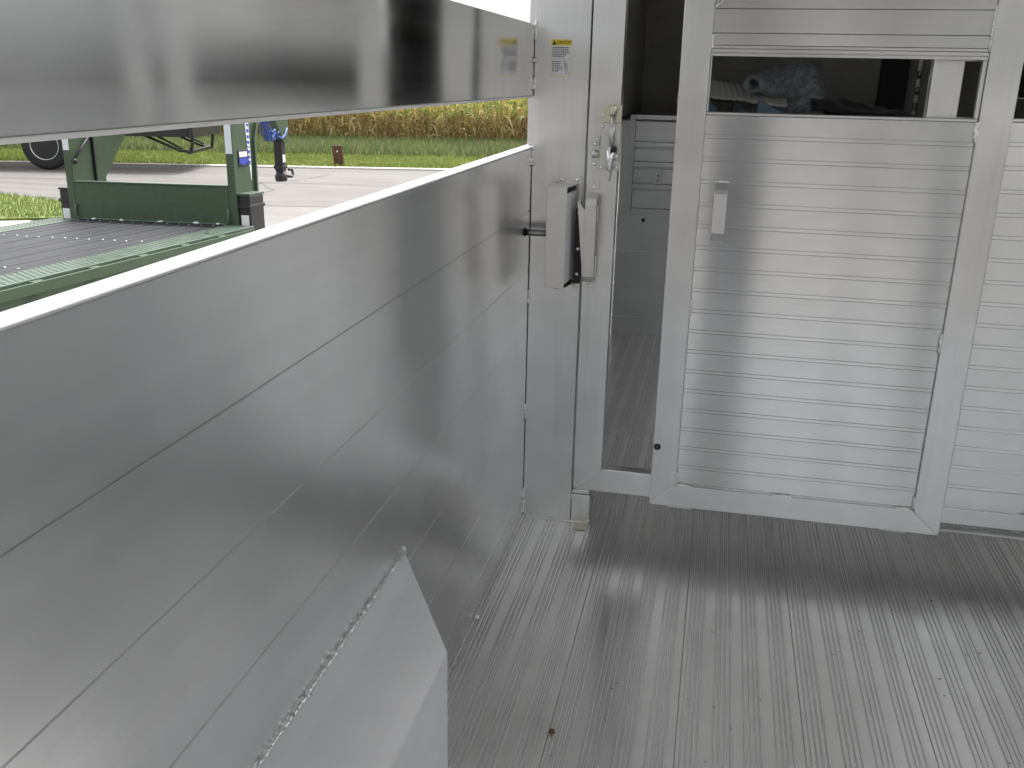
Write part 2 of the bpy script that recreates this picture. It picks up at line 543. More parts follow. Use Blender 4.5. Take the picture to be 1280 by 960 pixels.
# bulkhead and nose
BK = tag(empty('bulkhead', (0, 0, 0)), 'grey bulkhead with a louvred frame, seen through the open slot of the gate', 'bulkhead')
zl = [-0.01, 0.097, 0.297, 0.505, 0.7145]
for a, b in zip(zl, zl[1:]):
    MB().box(0.002, W - 0.002, YB, YB + 0.03, a + 0.001, b - 0.001, 0.0012).build('plank', M['cross'], BK)
MB().box(0.002, W - 0.002, YB + 0.019, YB + 0.03, 0.7147, 1.262).build('backing_sheet', M['cross'], BK)
zr = [0.735, 0.880, 1.006, 1.120, 1.272]
for z in zr:
    MB().box(0.082, 1.16, YB - 0.012, YB + 0.018, z, z + 0.027, 0.003).build('louvre_rail', M['horiz'], BK)
for a, b in zip(zr, zr[1:]):
    MB().box(0.084, 1.158, YB + 0.004, YB + 0.0185, a + 0.029, b - 0.012, 0.002).build('louvre_blade', M['cross'], BK)
MB().box(0.050, 0.081, YB - 0.012, YB + 0.018, 0.735, 1.299, 0.003).build('louvre_stile', M['vert'], BK)
MB().box(1.161, 1.192, YB - 0.012, YB + 0.018, 0.735, 1.299, 0.003).build('louvre_stile', M['vert'], BK)
MB().box(0.002, W - 0.002, YB + 0.0005, YB + 0.0185, 0.7147, 0.7345).build('plank', M['cross'], BK)
h = MB().box(0.205, 0.250, YB - 0.030, YB - 0.013, 0.910, 0.975, 0.003).build('hinge', M['bolt'], BK)
for z in (0.927, 0.958):
    MB().dome((0.232, YB - 0.0302, z), (0, -1, 0), 0.007, 0.004).build('screw', M['steel'], h)
MB().dome((0.159, YB - 0.001, 0.694), (0, -1, 0), 0.012, 0.006).build('plug', M['black'], BK)
ND = tag(empty('nose_deck'), kind='structure')
MB().box(0.002, W - 0.002, YB + 0.032, YN - 0.004, 1.245, 1.268).build('deck_sheet', M['nose_shade'], ND)
NW = tag(empty('nose_wall'), kind='structure')
for k in range(6):
    MB().box(-0.034, W + 0.034, YN, YN + 0.03, 1.24 + k * .162 + .001, 1.24 + (k + 1) * .162 - .001, 0.0015).build('wall_plank', M['nose_shade'], NW)
MB().box(-0.034, W + 0.034, YN + .028, YN + .04, 1.22, 2.149).build('backing_sheet', M['cross'], NW)
for x in (0.36, 1.56):
    MB().box(x, x + (0.075 if x < 1 else 0.17), YN - 0.05, YN - 0.001, 1.27, 2.04, 0.004).build('dark_upright', M['black'], NW)  # plain dark upright boxes against the nose wall
hg = MB().box(1.79, 1.815, YN - 0.02, YN - 0.001, 1.30, 1.66, 0.003)
for z in (1.33, 1.43, 1.53):
    hg.cyl((1.80, YN - 0.028, z), (1.80, YN - 0.028, z + 0.05), 0.012, 10)
hg.build('long_hinge', M['zinc'], NW)

# wheel box
FB = MB()
zt = 0.534
pts = [(0.0008, 1.695), (0.192, 1.365), (0.192, -0.50), (0.0008, -0.80)]
FB.prism(pts, 'z', -0.002, zt, 0.0025)
fb = tag(FB.build('wheel_box', M['fender']), 'pale satin aluminium wheel box with a pointed end, against the left wall in the foreground', 'wheel box')
wb = MB()
wb.bead((0.003, 1.692, zt), (0.003, 0.6, zt), 0.0050, 11, 0.0040)
wb.bead((0.003, 1.46, zt), (0.003, 1.14, zt), 0.0054, 12, 0.0045)
wb.bead((0.003, 1.20, zt), (0.003, 1.185, zt), 0.009, 15, 0.004)
wb.bead((0.002, 1.694, zt - 0.02), (0.002, 1.694, zt + 0.012), 0.003, 13, 0.004)
wb.build('weld_bead', M['weld'], fb)

# ------------------------------------------------------------------ gate jamb (front left post plate)
JB = tag(empty('gate_jamb', (0.09, YG, 0)), 'broad pale aluminium jamb plate standing in the corner at the end of the left wall, with the yellow caution sticker', 'jamb')
def jb(mb, name, mat):
    o = mb.build(name, mat, JB)
    o.location = -Vector(JB.location)
    return o
jb(MB().box(0.0012, 0.1715, YG, YG + 0.075, 0.001, 2.148, 0.002), 'plate', M['vert'])
jb(MB().box(0.1735, 0.2385, YG, YG + 0.075, 0.001, 0.108, 0.003), 'foot_block', M['vert'])
jb(MB().box(0.1735, 0.2355, YG - 0.002, YG + 0.06, 0.1105, 0.126, 0.003), 'foot_cap', M['horiz'])
seed = 20
for a, b in ((0.002, 0.112), (0.369, 0.428), (0.775, 0.834), (1.235, 1.29), (1.455, 1.50), (1.60, 1.66)):
    seed += 1
    jb(MB().bead((0.0035, YG - 0.001, a), (0.0035, YG - 0.001, b), 0.0048, seed, 0.005), 'weld_bead', M['weld'])
jb(MB().dome((0.004, YG - 0.001, 1.546), (0.3, -1, 0), 0.009, 0.008), 'weld_spot', M['weld'])
jb(MB().dome((0.004, YG - 0.001, 1.235), (0.3, -1, 0), 0.008, 0.008), 'weld_spot', M['weld'])
jb(MB().bead((0.172, YG - 0.001, 0.085), (0.172, YG - 0.001, 0.112), 0.004, 40), 'weld_bead', M['weld'])
jb(MB().bead((0.006, YG - 0.001, 0.003), (0.238, YG - 0.001, 0.003), 0.0045, 41), 'weld_bead', M['weld'])
jb(MB().bead((0.2385, YG - 0.001, 0.003), (0.2385, YG - 0.001, 0.016), 0.0055, 42), 'weld_bead', M['weld'])
jb(MB().box(0.19, 0.236, YG - 0.06, YG - 0.004, 0.0022, 0.0030), 'glue_stain', M['yzinc'])

# caution sticker on the jamb
ST = jb(MB().box(0.0525, 0.1150, YG - 0.0008, YG - 0.0003, 1.4985, 1.6075), 'caution_sticker', M['white'])
def st(mb, name, mat):
    o = mb.build(name, mat, ST)
    return o
yS = YG - 0.0010
st(MB().box(0.0530, 0.1145, yS, yS + 0.0002, 1.5895, 1.6070), 'yellow_header', M['yellow'])
brd = MB()
for b in ((0.0525, 0.1150, 1.4985, 1.4998), (0.0525, 0.0536, 1.50, 1.589), (0.1139, 0.1150, 1.50, 1.589)):
    brd.box(b[0], b[1], yS, yS + 0.0002, b[2], b[3])
st(brd, 'yellow_border', M['yellow'])
st(MB().prism([(0.0550, 1.5915), (0.0685, 1.5915), (0.06175, 1.6045)], 'y', yS - 0.0002, yS), 'warning_triangle', M['ink'])
tx = text_obj('caution_lettering', 'CAUTION', 0.0125, M['ink'], ST, (0.0917, yS - 0.0002, 1.5980), (R(90), 0, 0), 1.0, 0.00025)
tx.scale.x = 0.0425 / max(0.001, tx.dimensions.x)
ln = MB()
lr = random.Random(5)
for r_, (z, x_end) in enumerate(((1.5835, .108), (1.5785, .105), (1.5730, .109), (1.5680, .110), (1.5630, .100), (1.5580, .094), (1.5430, .082), (1.5375, .084), (1.5320, .080), (1.5265, .090), (1.5210, .087), (1.5155, .077))):
    x = 0.0565
    while x < x_end:
        w_ = lr.uniform(0.003, 0.008)
        ln.box(x, min(x + w_, x_end), yS, yS + 0.0003, z - 0.0012, z + 0.0012)
        x += w_ + 0.0014
st(ln, 'small_print', M['ink'])
st(MB().box(0.056, 0.1125, yS, yS + 0.0003, 1.5505, 1.5510), 'divider_line', M['ink'])
pg = MB()
for a, b in (((.090, 1.549), (.096, 1.530)), ((.096, 1.530), (.099, 1.512)), ((.094, 1.548), (.103, 1.533)), ((.103, 1.533), (.104, 1.516)), ((.098, 1.510), (.104, 1.507)), ((.104, 1.516), (.110, 1.507)), ((.098, 1.538), (.1, 1.522))):
    pg.tube([(a[0], yS, a[1]), (b[0], yS, b[1])], 0.0006, 5)
st(pg, 'hand_pictogram', M['ink'])

# slam latch box, screwed to the jamb
SL = jb(MB().box(0.0680, 0.1660, YG - 0.0055, YG - 0.0005, 0.842, 1.2010, 0.001), 'slam_latch', M['stain'])
def sl(mb, name, mat):
    return mb.build(name, mat, SL)
yF = 2.850
def quadp(x0, x1, xb0, xb1, z0, z1, zb0, zb1, ya, yb):
    return [(x0, ya, z0), (x1, ya, z0), (xb1, yb, zb0), (xb0, yb, zb0), (x0, ya, z1), (x1, ya, z1), (xb1, yb, zb1), (xb0, yb, zb1)]
sl(MB().hexa(quadp(.0770, .1390, .0770, .1390, .867, 1.181, .867, 1.181, yF, yF + 0.004), 0.0018), 'front_plate', M['stain'])
sl(MB().hexa(quadp(.0770, .0800, .0700, .0730, .867, 1.181, .867, 1.181, yF + .0045, YG - 0.006)), 'side_plate', M['stain'])
sl(MB().hexa(quadp(.0805, .1390, .0735, .1580, 1.178, 1.181, 1.178, 1.181, yF + .0045, YG - 0.006)), 'top_plate', M['stain'])
sl(MB().hexa(quadp(.0805, .1390, .0735, .1580, .867, .870, .867, .870, yF + .0045, YG - 0.006)), 'bottom_plate', M['stain'])
sl(MB().hexa(quadp(.082, .130, .076, .146, .872, 1.176, .872, 1.176, yF + .006, YG - 0.007)), 'dark_inside', M['black'])
sl(MB().hexa(quadp(.1325, .1375, .1500, .1550, .878, 1.160, .888, 1.1640, yF + .006, YG - 0.016), 0.001), 'catch_plate', M['fender'])
sl(MB().box(.158, .1805, YG - 0.075, YG - 0.050, .874, 1.112, 0.002), 'spring_block', M['black'])
for z in (1.098, .985, .905):
    sl(MB().dome((.170, YG - 0.0752, z), (0, -1, 0), 0.0062, 0.004), 'screw', M['bolt'])
sl(MB().box(.078, .094, YG - 0.012, YG - 0.0058, 1.183, 1.1995, 0.002), 'tab', M['stain'])
for x, z in ((.150, 1.191), (.102, 1.190), (.088, .853), (.150, .853)):
    sl(MB().dome((x, YG - 0.0056, z), (0, -1, 0), 0.0068, 0.004), 'screw', M['bolt'])
for x, z in ((.094, 1.02), (.112, .94), (.108, .892), (.118, 1.02)):
    sl(MB().dome((x, yF - 0.0001, z), (0, -1, 0), 0.0025, 0.0006), 'rivet', M['stain'])
sl(MB().cyl((0.001, 2.905, 1.030), (.0775, 2.905, 1.030), 0.0105, 18), 'push_rod', M['steel'])
sl(MB().cyl((-0.001, 2.905, 1.030), (0.0025, 2.905, 1.030), 0.0135, 18), 'rod_bush', M['black'])
sl(MB().dome((.112, yF + .02, .868), (0, 0, -1), 0.010, 0.008), 'screw', M['bolt'])

# ------------------------------------------------------------------ divider gate
GT = tag(empty('divider_gate', (0.184, 2.96, 0)), 'pale aluminium divider gate with an open slot, slide bolt and bent strike strap', 'gate')
def gt(mb, name, mat, parent=None):
    o = mb.build(name, mat, parent or GT)
    if not parent:
        o.location = -Vector(GT.location)
    return o
y0, y1 = 2.935, 2.983
ZT = 2.10
gx0, gx1, gx2, gx3 = 0.184, 0.2785, 1.141, 1.222
def stile(x0, x1, z_out, z_in, left, name, mat, add, ya, yb, b=0.0022):
    """upright with a mitred foot; the outer corner is at z_out, inner at z_in"""
    if left:
        poly = [(x0, z_out + .0004), (x1, z_in + .0004), (x1, ZT), (x0, ZT)]
    else:
        poly = [(x0, z_in + .0004), (x1, z_out + .0004), (x1, ZT), (x0, ZT)]
    return add(MB().prism(poly, 'y', ya, yb, b), name, mat)
stile(gx0, gx1, 0.151, 0.2335, True, 'stile', M['vert'], gt, y0, y1)
gt(MB().prism([(gx0 + .0006, 0.151), (gx2, 0.151), (gx2, 0.2335), (gx1 + .0006, 0.2335)], 'y', y0, y1, 0.0022), 'bottom_rail', M['horiz'])
gt(MB().box(gx2 + .001, gx3, y0, y1, 0.151, ZT, 0.0022), 'stile', M['vert'])
gt(MB().box(gx1 + .001, gx2 - .001, y0 + .002, y1, 2.03, ZT, 0.0022), 'top_rail', M['horiz'])
gt(MB().bead((gx0 + .008, y0 - .0006, 0.158), (gx1 - .004, y0 - .0006, 0.2295), 0.0030, 51, 0.005), 'weld_bead', M['weld'])
gt(MB().bead((gx1 - .002, y0 - .0006, 0.234), (gx1 + .003, y0 - .0006, 0.240), 0.0050, 52, 0.003), 'weld_bead', M['weld'])
# fixed slatted half, right of the door
px0 = gx3 + 0.001
PY = 2.958
PITCH = 0.0657
def slat(x0, x1, z0, z1, f, ribbed=True, t=0.02):
    if ribbed:
        poly = [(f + t, z1 - .0001), (f + .0009, z1 - .0001), (f, z1 - .0011), (f, z0 + .0136), (f + .0010, z0 + .0128), (f + .0010, z0 + .0118), (f - .0008, z0 + .0106), (f - .0008, z0 + .0013), (f + .0009, z0 + .0001), (f + t, z0 + .0001)]
    else:
        poly = [(f + t, z1 - .0004), (f + .0022, z1 - .0004), (f, z1 - .0012), (f, z0 + .0012), (f + .0022, z0 + .0004), (f + t, z0 + .0004)]
    return MB().prism(poly, 'x', x0, x1)
z = 1.4025
ref = None
k = 0
while z - PITCH > 0.22:
    if ref is None:
        ref = gt(slat(px0, W - 0.004, z - PITCH, z, PY), 'slat', M['slat'])
    else:
        c = copy(ref, GT, Vector(ref.location) + Vector((0, 0, -k * PITCH)))
    z -= PITCH
    k += 1
gt(MB().box(px0, W - 0.004, PY + .0005, PY + .02, 0.21, z - .0006), 'filler_slat', M['slat'])
gt(MB().box(px0, W - 0.004, PY - .010, PY + .035, 0.166, 0.2185, 0.002), 'bottom_rail', M['horiz'])
gt(MB().box(px0, W - 0.004, PY - .004, PY + .022, 1.4035, 1.4125, 0.002), 'sill_trim', M['horiz'])
gt(MB().box(px0, W - 0.004, PY - .004, PY + .022, 1.562, 1.572, 0.002), 'head_trim', M['horiz'])
for a, b in ((1.573, 1.626), (1.626, 1.6905), (1.6905, 1.755), (1.755, 1.82), (1.82, 1.885), (1.885, 1.95), (1.95, 2.015), (2.015, 2.08)):
    gt(slat(px0, W - 0.004, a, b, PY, False), 'slat', M['slat'])
gt(MB().box(px0, W - 0.004, PY - .010, PY + .035, 2.081, ZT, 0.002), 'top_rail', M['horiz'])
gt(MB().bead((1.60, PY - .0095, 0.219), (1.64, PY - .0095, 0.219), 0.004, 53, 0.005), 'weld_bead', M['weld'])
gt(MB().box(1.26, W - 0.006, 2.944, 2.975, 0.1385, 0.1445, 0.0015), 'track_rail', M['fender'])
for x in (1.30, 1.95):
    gt(MB().box(x, x + .03, 2.962, 2.970, 0.1446, 0.1655), 'track_bracket', M['horiz'])
# slide bolt latch on the left stile
yl = y0 - 0.0045
LT = gt(MB().box(.2225, .2830, yl, y0 - .0004, 1.2290, 1.3690, 0.0008), 'slide_latch', M['zinc'])
def lt(mb, name, mat):
    return mb.build(name, mat, LT)
lt(MB().box(.2215, .2835, yl - .0006, y0 - .0004, 1.3705, 1.4215, 0.0008), 'upper_plate', M['yzinc'])
lt(MB().cyl((.2585, yl - .013, 1.393), (.2585, yl - .013, 1.4215), 0.0112, 18, .001), 'upper_barrel', M['yzinc'])
lt(MB().cyl((.2585, yl - .013, 1.285), (.2585, yl - .013, 1.393), 0.0078, 14), 'bolt_bar', M['zinc'])
lt(MB().cyl((.2555, yl - .013, 1.2300), (.2555, yl - .013, 1.292), 0.0112, 18, .001), 'lower_barrel', M['bolt'])
lt(MB().dome((.2560, yl - .013, 1.292), (0, 0, 1), 0.0095, 0.011), 'barrel_cap', M['bolt'])
lt(MB().cyl((.2600, yl - .016, 1.2935), (.2690, yl - .026, 1.2935), 0.0045, 12), 'knob_stem', M['zinc'])
lt(MB().dome((.2670, yl - .024, 1.2935), (.55, -1, 0), 0.0098, 0.009), 'knob', M['black'])
lt(MB().tube([(.272, yl - .004, 1.282), (.277, yl - .012, 1.276), (.275, yl - .010, 1.262), (.268, yl - .004, 1.262)], 0.0030, 8), 'wire_clip', M['bolt'])
lt(MB().tube([(.2570, yl - .002, 1.230), (.2590, yl - .006, 1.216), (.2575, yl - .006, 1.199), (.2530, yl - .004, 1.199)], 0.0016, 7), 'bent_pin', M['steel'])
for x, z in ((.2290, 1.390), (.2275, 1.3580), (.2305, 1.2370), (.2740, 1.2380)):
    lt(MB().dome((x, yl - .0004, z), (0, -1, 0), 0.0062, 0.005), 'screw', M['bolt'])
KP = gt(MB().box(.1970, .2200, y0 - .0030, y0 - .0004, 1.2330, 1.3200, 0.0008), 'hinge_leaf', M['zinc'])
for z in (1.306, 1.247):
    MB().dome((.2080, y0 - .0031, z), (0, -1, 0), 0.0066, 0.005).build('screw', M['bolt'], KP)
MB().cyl((.2000, y0 - .009, 1.277), (.2190, y0 - .009, 1.277), 0.0125, 16, .001).build('knuckle', M['zinc'], KP)
MB().box(.2205, .2222, y0 - .006, y0 - .0006, 1.302, 1.330).build('side_lip', M['steel'], KP)
# bent strike strap
px_ = [(y0 - .0006, 1.192), (y0 - .0006, 1.158), (y0 - .048, 1.143), (y0 - .056, 1.128), (y0 - .052, .905), (y0 - .044, .892), (y0 - .0006, .880), (y0 - .0006, .853)]
def strap(path, t):
    out = []
    inn = []
    for i, p in enumerate(path):
        a = Vector(path[max(i - 1, 0)])
        b = Vector(path[min(i + 1, len(path) - 1)])
        d = (b - a).normalized()
        n = Vector((d.y, -d.x))
        if n.x > 0:
            n = -n
        inn.append(tuple(p))
        out.append((p[0] + n.x * t, p[1] + n.y * t))
    return out + inn[::-1]
SK = gt(MB().prism(strap(px_, 0.004), 'x', .1925, .2270, 0.0008), 'strike_strap', M['stain'])
MB().prism([(.1670, 1.142), (.1915, 1.110), (.1915, .900)], 'y', y0 - .0535, y0 - .0500).build('wedge_wing', M['stain'], SK)
for z in (1.174, .866):
    MB().dome((.2105, y0 - .0048, z), (0, -1, 0), 0.0066, 0.004).build('screw', M['bolt'], SK)
MB().box(.2275, .2300, y0 - .050, y0 - .030, 1.075, 1.125, .0006).build('side_lug', M['stain'], SK)
MB().box(.2275, .2300, y0 - .045, y0 - .020, .900, .970, .0006).build('side_lug', M['stain'], SK)

# ------------------------------------------------------------------ sliding door
DR = tag(empty('sliding_door', (0.9, 2.89, 0.15)), 'large pale aluminium sliding door of ribbed slats, with a D handle and a long window slot', 'door')
def dr(mb, name, mat, parent=None):
    o = mb.build(name, mat, parent or DR)
    if not parent:
        o.location = -Vector(DR.location)
    return o
d0, d1 = 2.885, 2.928
dx0, dx1, dx2, dx3 = 0.449, 0.5325, 1.2705, 1.3565
zo, zi = 0.1485, 0.2250
stile(dx0, dx1, zo, zi, True, 'stile', M['vert'], dr, d0, d1)
stile(dx2, dx3, zo, zi, False, 'stile', M['vert'], dr, d0, d1)
dr(MB().prism([(dx0 + .0006, zo), (dx3 - .0006, zo), (dx2 - .0006, zi), (dx1 + .0006, zi)], 'y', d0, d1, 0.0022), 'bottom_rail', M['horiz'])
dr(MB().box(dx1 + .0006, dx2 - .0006, d0 + .002, d1, 2.02, ZT, 0.0022), 'top_rail', M['horiz'])
DY = 2.8965
xa, xb = dx1 + .0008, dx2 - .0008
z = 1.4015
ref = None
k = 0
zlist = []
while z - PITCH > 0.20:
    zlist.append(z)
    if ref is None:
        ref = dr(slat(xa, xb, z - PITCH, z, DY), 'slat', M['slat'])
    else:
        copy(ref, DR, Vector(ref.location) + Vector((0, 0, -k * PITCH)))
    z -= PITCH
    k += 1
dr(MB().box(xa, xb, DY + .0002, DY + .02, zi + .0012, z - .0004), 'slat', M['slat'])
dr(MB().box(xa, xb, DY - .0030, DY + .020, 1.4022, 1.4105, 0.002), 'window_sill', M['horiz'])
hd = MB()
hd.prism([(DY + .02, 1.5925), (DY - .001, 1.5925), (DY - .001, 1.586), (DY - .0045, 1.583), (DY - .0045, 1.575), (DY - .002, 1.5715), (DY - .002, 1.5645), (DY + .02, 1.5645)], 'x', xa, xb)
dr(hd, 'window_head', M['horiz'])
dr(MB().box(xb - .0105, xb - .0005, DY - .0005, DY + .020, 1.4112, 1.5638, 0.001), 'window_jamb', M['vert'])
dr(MB().box(xa + .0005, xa + .0045, DY - .0005, DY + .020, 1.4112, 1.5638, 0.001), 'window_jamb', M['vert'])
for a, b in ((1.5932, 1.626), (1.626, 1.6905), (1.6905, 1.755), (1.755, 1.82), (1.82, 1.885), (1.885, 1.95), (1.95, 2.0195)):
    dr(slat(xa, xb, a, b, DY, False), 'slat', M['slat'])
s_ = 60
def db(p, q, r, step=0.005):
    global s_
    s_ += 1
    return dr(MB().bead(p, q, r, s_, step), 'weld_bead', M['weld'])
yw = d0 - .0006
db((dx0 + .006, yw, zo + .006), (dx1 - .004, yw, zi - .003), 0.0030)
db((dx3 - .006, yw, zo + .006), (dx2 + .004, yw, zi - .003), 0.0030)
db((dx1 + .002, yw + .005, zi + .0015), (dx1 + .046, yw + .005, zi + .0015), 0.0052)
db((dx1 + .002, yw + .005, zi + .002), (dx1 + .002, yw + .005, zi + .045), 0.0042)
db((dx2 - .052, yw + .005, zi + .0015), (dx2 - .004, yw + .005, zi + .0015), 0.0052)
db((dx2 - .002, yw + .005, zi + .002), (dx2 - .002, yw + .005, zi + .045), 0.0042)
db((.842, yw + .005, zi + .0012), (.905, yw + .005, zi + .0012), 0.0060)
db((dx2 - .002, yw + .006, .735), (dx2 - .002, yw + .006, .800), 0.0060, 0.006)
db((dx1 + .002, yw + .006, .800), (dx1 + .002, yw + .006, .855), 0.0035)
db((dx2 - .002, yw + .006, 1.345), (dx2 - .002, yw + .006, 1.405), 0.0058)
db((dx2 - .002, yw + .006, 1.585), (dx2 - .002, yw + .006, 1.705), 0.0036)
db((dx1 + .002, yw + .006, 1.580), (dx1 + .002, yw + .006, 1.626), 0.0036)
db((dx1 + .002, yw + .006, 1.690), (dx1 + .022, yw + .006, 1.712), 0.0048)
for x0_, x1_ in ((.512, .590), (1.182, 1.262)):
    dr(MB().box(x0_, x1_, d0 + .010, d0 + .034, 0.1395, 0.1478, 0.0022), 'guide_shoe', M['fender'])
pl_ = dr(MB().cyl((.4630, d0 - .0008, .3555), (.4630, d0 + .002, .3555), 0.0115, 22, .0005), 'bumper_plug', M['black'])
MB().dome((.4630, d0 - .0009, .3555), (0, -1, 0), 0.0026, 0.0012).build('screw', M['steel'], pl_)
# handle
hy = DY - .0006
hp = [(hy, 1.209), (hy - .003, 1.207), (hy - .036, 1.190), (hy - .042, 1.180), (hy - .042, 1.066), (hy - .036, 1.056), (hy - .003, 1.039), (hy, 1.037)]
HD = dr(MB().prism(strap(hp, 0.004), 'x', .5760, .6140, 0.0008), 'handle', M['vert'])
MB().bead((.574, hy - .001, 1.2125), (.617, hy - .001, 1.2125), 0.0042, 81, .004).build('weld_bead', M['weld'], HD)
MB().bead((.574, hy - .001, 1.0345), (.614, hy - .001, 1.0345), 0.0036, 82, .004).build('weld_bead', M['weld'], HD)

# ------------------------------------------------------------------ bits on the floor
lf = MB()
lf.prism([(0.300, 1.855), (0.309, 1.850), (0.317, 1.857), (0.312, 1.868), (0.302, 1.867)], 'z', 0.0022, 0.0060, 0.0008)
tag(lf.build('leaf_scrap', M['leaf']), 'small brown dry leaf scrap lying on the second floor seam', 'leaf')
db_ = MB()
rg = random.Random(99)
for i in range(46):
    x, y = rg.uniform(0.04, 1.6), rg.uniform(1.6, 2.8)
    a = rg.uniform(0, 3.14)
    l_ = rg.uniform(0.001, 0.006)
    db_.tube([(x, y, .0026), (x + l_ * math.cos(a), y + l_ * math.sin(a), .0034), (x + 1.7 * l_ * math.cos(a + .5), y + 1.7 * l_ * math.sin(a + .5), .0026)], rg.uniform(.0005, .0013), 5)
tag(db_.build('floor_grit', M['grit']), 'dark specks of dirt and chaff scattered on the aluminium floor', 'dirt', kind='stuff')

# ------------------------------------------------------------------ moving blankets on the nose deck
def sheet(name, mat, fn, nu, nv, parent=None, thick=0.012):
    bm = bmesh.new()
    vs = [[bm.verts.new(fn(i / nu, j / nv)) for j in range(nv + 1)] for i in range(nu + 1)]
    for i in range(nu):
        for j in range(nv):
            f = bm.faces.new([vs[i][j], vs[i + 1][j], vs[i + 1][j + 1], vs[i][j + 1]])
            f.smooth = True
    bmesh.ops.recalc_face_normals(bm, faces=bm.faces)
    bmesh.ops.solidify(bm, geom=list(bm.faces), thickness=thick)
    mb = MB()
    mb.bm.free()
    mb.bm = bm
    return mb.build(name, mat, parent)
ZD = 1.269
def q1(u, v):
    x = 0.30 + 0.62 * u
    y = 5.72 + 0.80 * v
    hgt = 0.225 * (math.sin(math.pi * min(1, 0.10 + v * .85)) ** 0.45) * (1 - 0.55 * max(0, u - .30) ** 1.2) * min(1, 0.75 + 1.2 * u)
    rip = 0.0035 * math.sin(140 * (u * 0.8 + .35 * (v - .2) ** 2 + 0.05 * math.sin(5 * v)))
    return (x, y, ZD + 0.012 + max(0, hgt) + rip + 0.014 * noise.noise((x * 6, y * 6, 1)))
b1 = tag(sheet('moving_blanket', M['quilt'], q1, 90, 40), 'light grey ribbed quilted blanket lying folded behind the window slot, left of the rolled one', 'blanket', 'blankets in the dark nose')
b1["label"] = 'light grey ribbed quilted blanket folded at the left behind the window slot'
def hemfn(u, v):
    x = 0.40 + 0.13 * u
    y = 5.728 + 0.05 * v
    return (x, y, 1.425 - 0.13 * u + 0.035 * v - 0.03 * (1 - v) * (1 - v) + .01 * math.sin(7 * u))
sheet('blue_hem', M['hem'], hemfn, 16, 6, b1, 0.014)
def q2(u, v):
    # rolled quilt thrown over the heap: low at the left, highest near its right end, then a steep fall
    x = 0.62 + 0.52 * u
    prof = 0.215 + 0.125 * min(1, u / .62) ** .8 - 0.20 * max(0, (u - .80) / .20) ** 2.2
    a = (v - .02) * math.pi
    n = 0.020 * noise.noise((x * 7, a * 1.8, 3)) + 0.012 * noise.noise((x * 19, a * 6, 8)) + 0.004 * math.sin(60 * u + 6 * v)
    return (x + .03 * math.sin(a), 6.16 - 0.26 * math.cos(a), max(ZD + .014, ZD + (prof + n) * max(0, math.sin(a)) ** .55))
b2 = tag(sheet('moving_blanket', M['quiltblue'], q2, 70, 50), 'grey blue quilt heaped and rolled in the middle of the window slot', 'blanket', 'blankets in the dark nose')
rl = []
for k in range(13):
    t = k / 12
    rl.append(Vector((0.715 + 0.30 * t, 5.70 + 0.30 * t, 1.478 - 0.03 * t - 0.06 * t * t + 0.008 * math.sin(9 * t))))
tb = MB()
n_ = 18
rings = []
for k, c in enumerate(rl):
    rings.append([tb.bm.verts.new(c + Vector((0.048 * math.cos(a), -0.036 * math.cos(a), 0.046 * math.sin(a))) * (1 + 0.22 * noise.noise((k * .7, math.cos(a) * 2, math.sin(a) * 2)))) for a in [2 * math.pi * q / n_ for q in range(n_)]])
for a, c in zip(rings, rings[1:]):
    for q in range(n_):
        f = tb.bm.faces.new([a[q], a[(q + 1) % n_], c[(q + 1) % n_], c[q]])
        f.smooth = True
bmesh.ops.recalc_face_normals(tb.bm, faces=tb.bm.faces)
bmesh.ops.solidify(tb.bm, geom=list(tb.bm.faces), thickness=0.014)
tb.build('rolled_edge', M['quiltblue'], b2)
def hem2(u, v):
    return (0.76 + 0.20 * u, 5.700 + 0.03 * v, 1.275 + 0.115 * v * (1 - 0.75 * u) + 0.005 * math.sin(9 * u))
sheet('turned_corner', M['hem'], hem2, 14, 10, b2, 0.012)
def q3(u, v):
    x = 1.06 + 0.60 * u
    y = 5.80 + 0.62 * v
    h_ = 0.135 * (math.sin(math.pi * min(1, 0.15 + .85 * v)) ** .6) * (1 - 0.75 * u) + 0.05 * noise.noise((x * 7, y * 7, 4))
    return (x, y, ZD + 0.014 + max(0.0, h_))
tag(sheet('moving_blanket', M['darkcloth'], q3, 50, 30), 'black crumpled cloth slumped at the right behind the window slot', 'blanket', 'blankets in the dark nose')

# ------------------------------------------------------------------ the photographer, standing behind the phone (seen only as a blur in the metal)
def skin_mesh(name, verts, edges, radii, mat, parent=None, root=0, sub=2):
    me = bpy.data.meshes.new(name)
    me.from_pydata(verts, edges, [])
    o = bpy.data.objects.new(name, me)
    COL.objects.link(o)
    md = o.modifiers.new('skin', 'SKIN')
    md.use_smooth_shade = True
    o.modifiers.new('sub', 'SUBSURF').levels = sub
    for i, r_ in enumerate(radii):
        v = me.skin_vertices[0].data[i]
        v.radius = r_ if isinstance(r_, tuple) else (r_, r_)
        v.use_root = i == root
    m2 = bpy.data.meshes.new_from_object(o.evaluated_get(bpy.context.evaluated_depsgraph_get()))
    bpy.data.objects.remove(o)
    o = bpy.data.objects.new(name, m2)
    COL.objects.link(o)
    m2.materials.clear()
    m2.materials.append(mat)
    if parent:
        o.parent = parent
    return o
M['skin'] = metal('skin', (0.50, 0.30, 0.22), 0.55, 0, 30, 0.1, 0.08)
M['jeans'] = cloth('dark blue denim', (0.016, 0.024, 0.055), (0.035, 0.05, 0.10), 80)
M['shirt'] = cloth('dark grey shirt', (0.03, 0.033, 0.04), (0.055, 0.06, 0.07), 80)
px, py = 0.69, -0.45
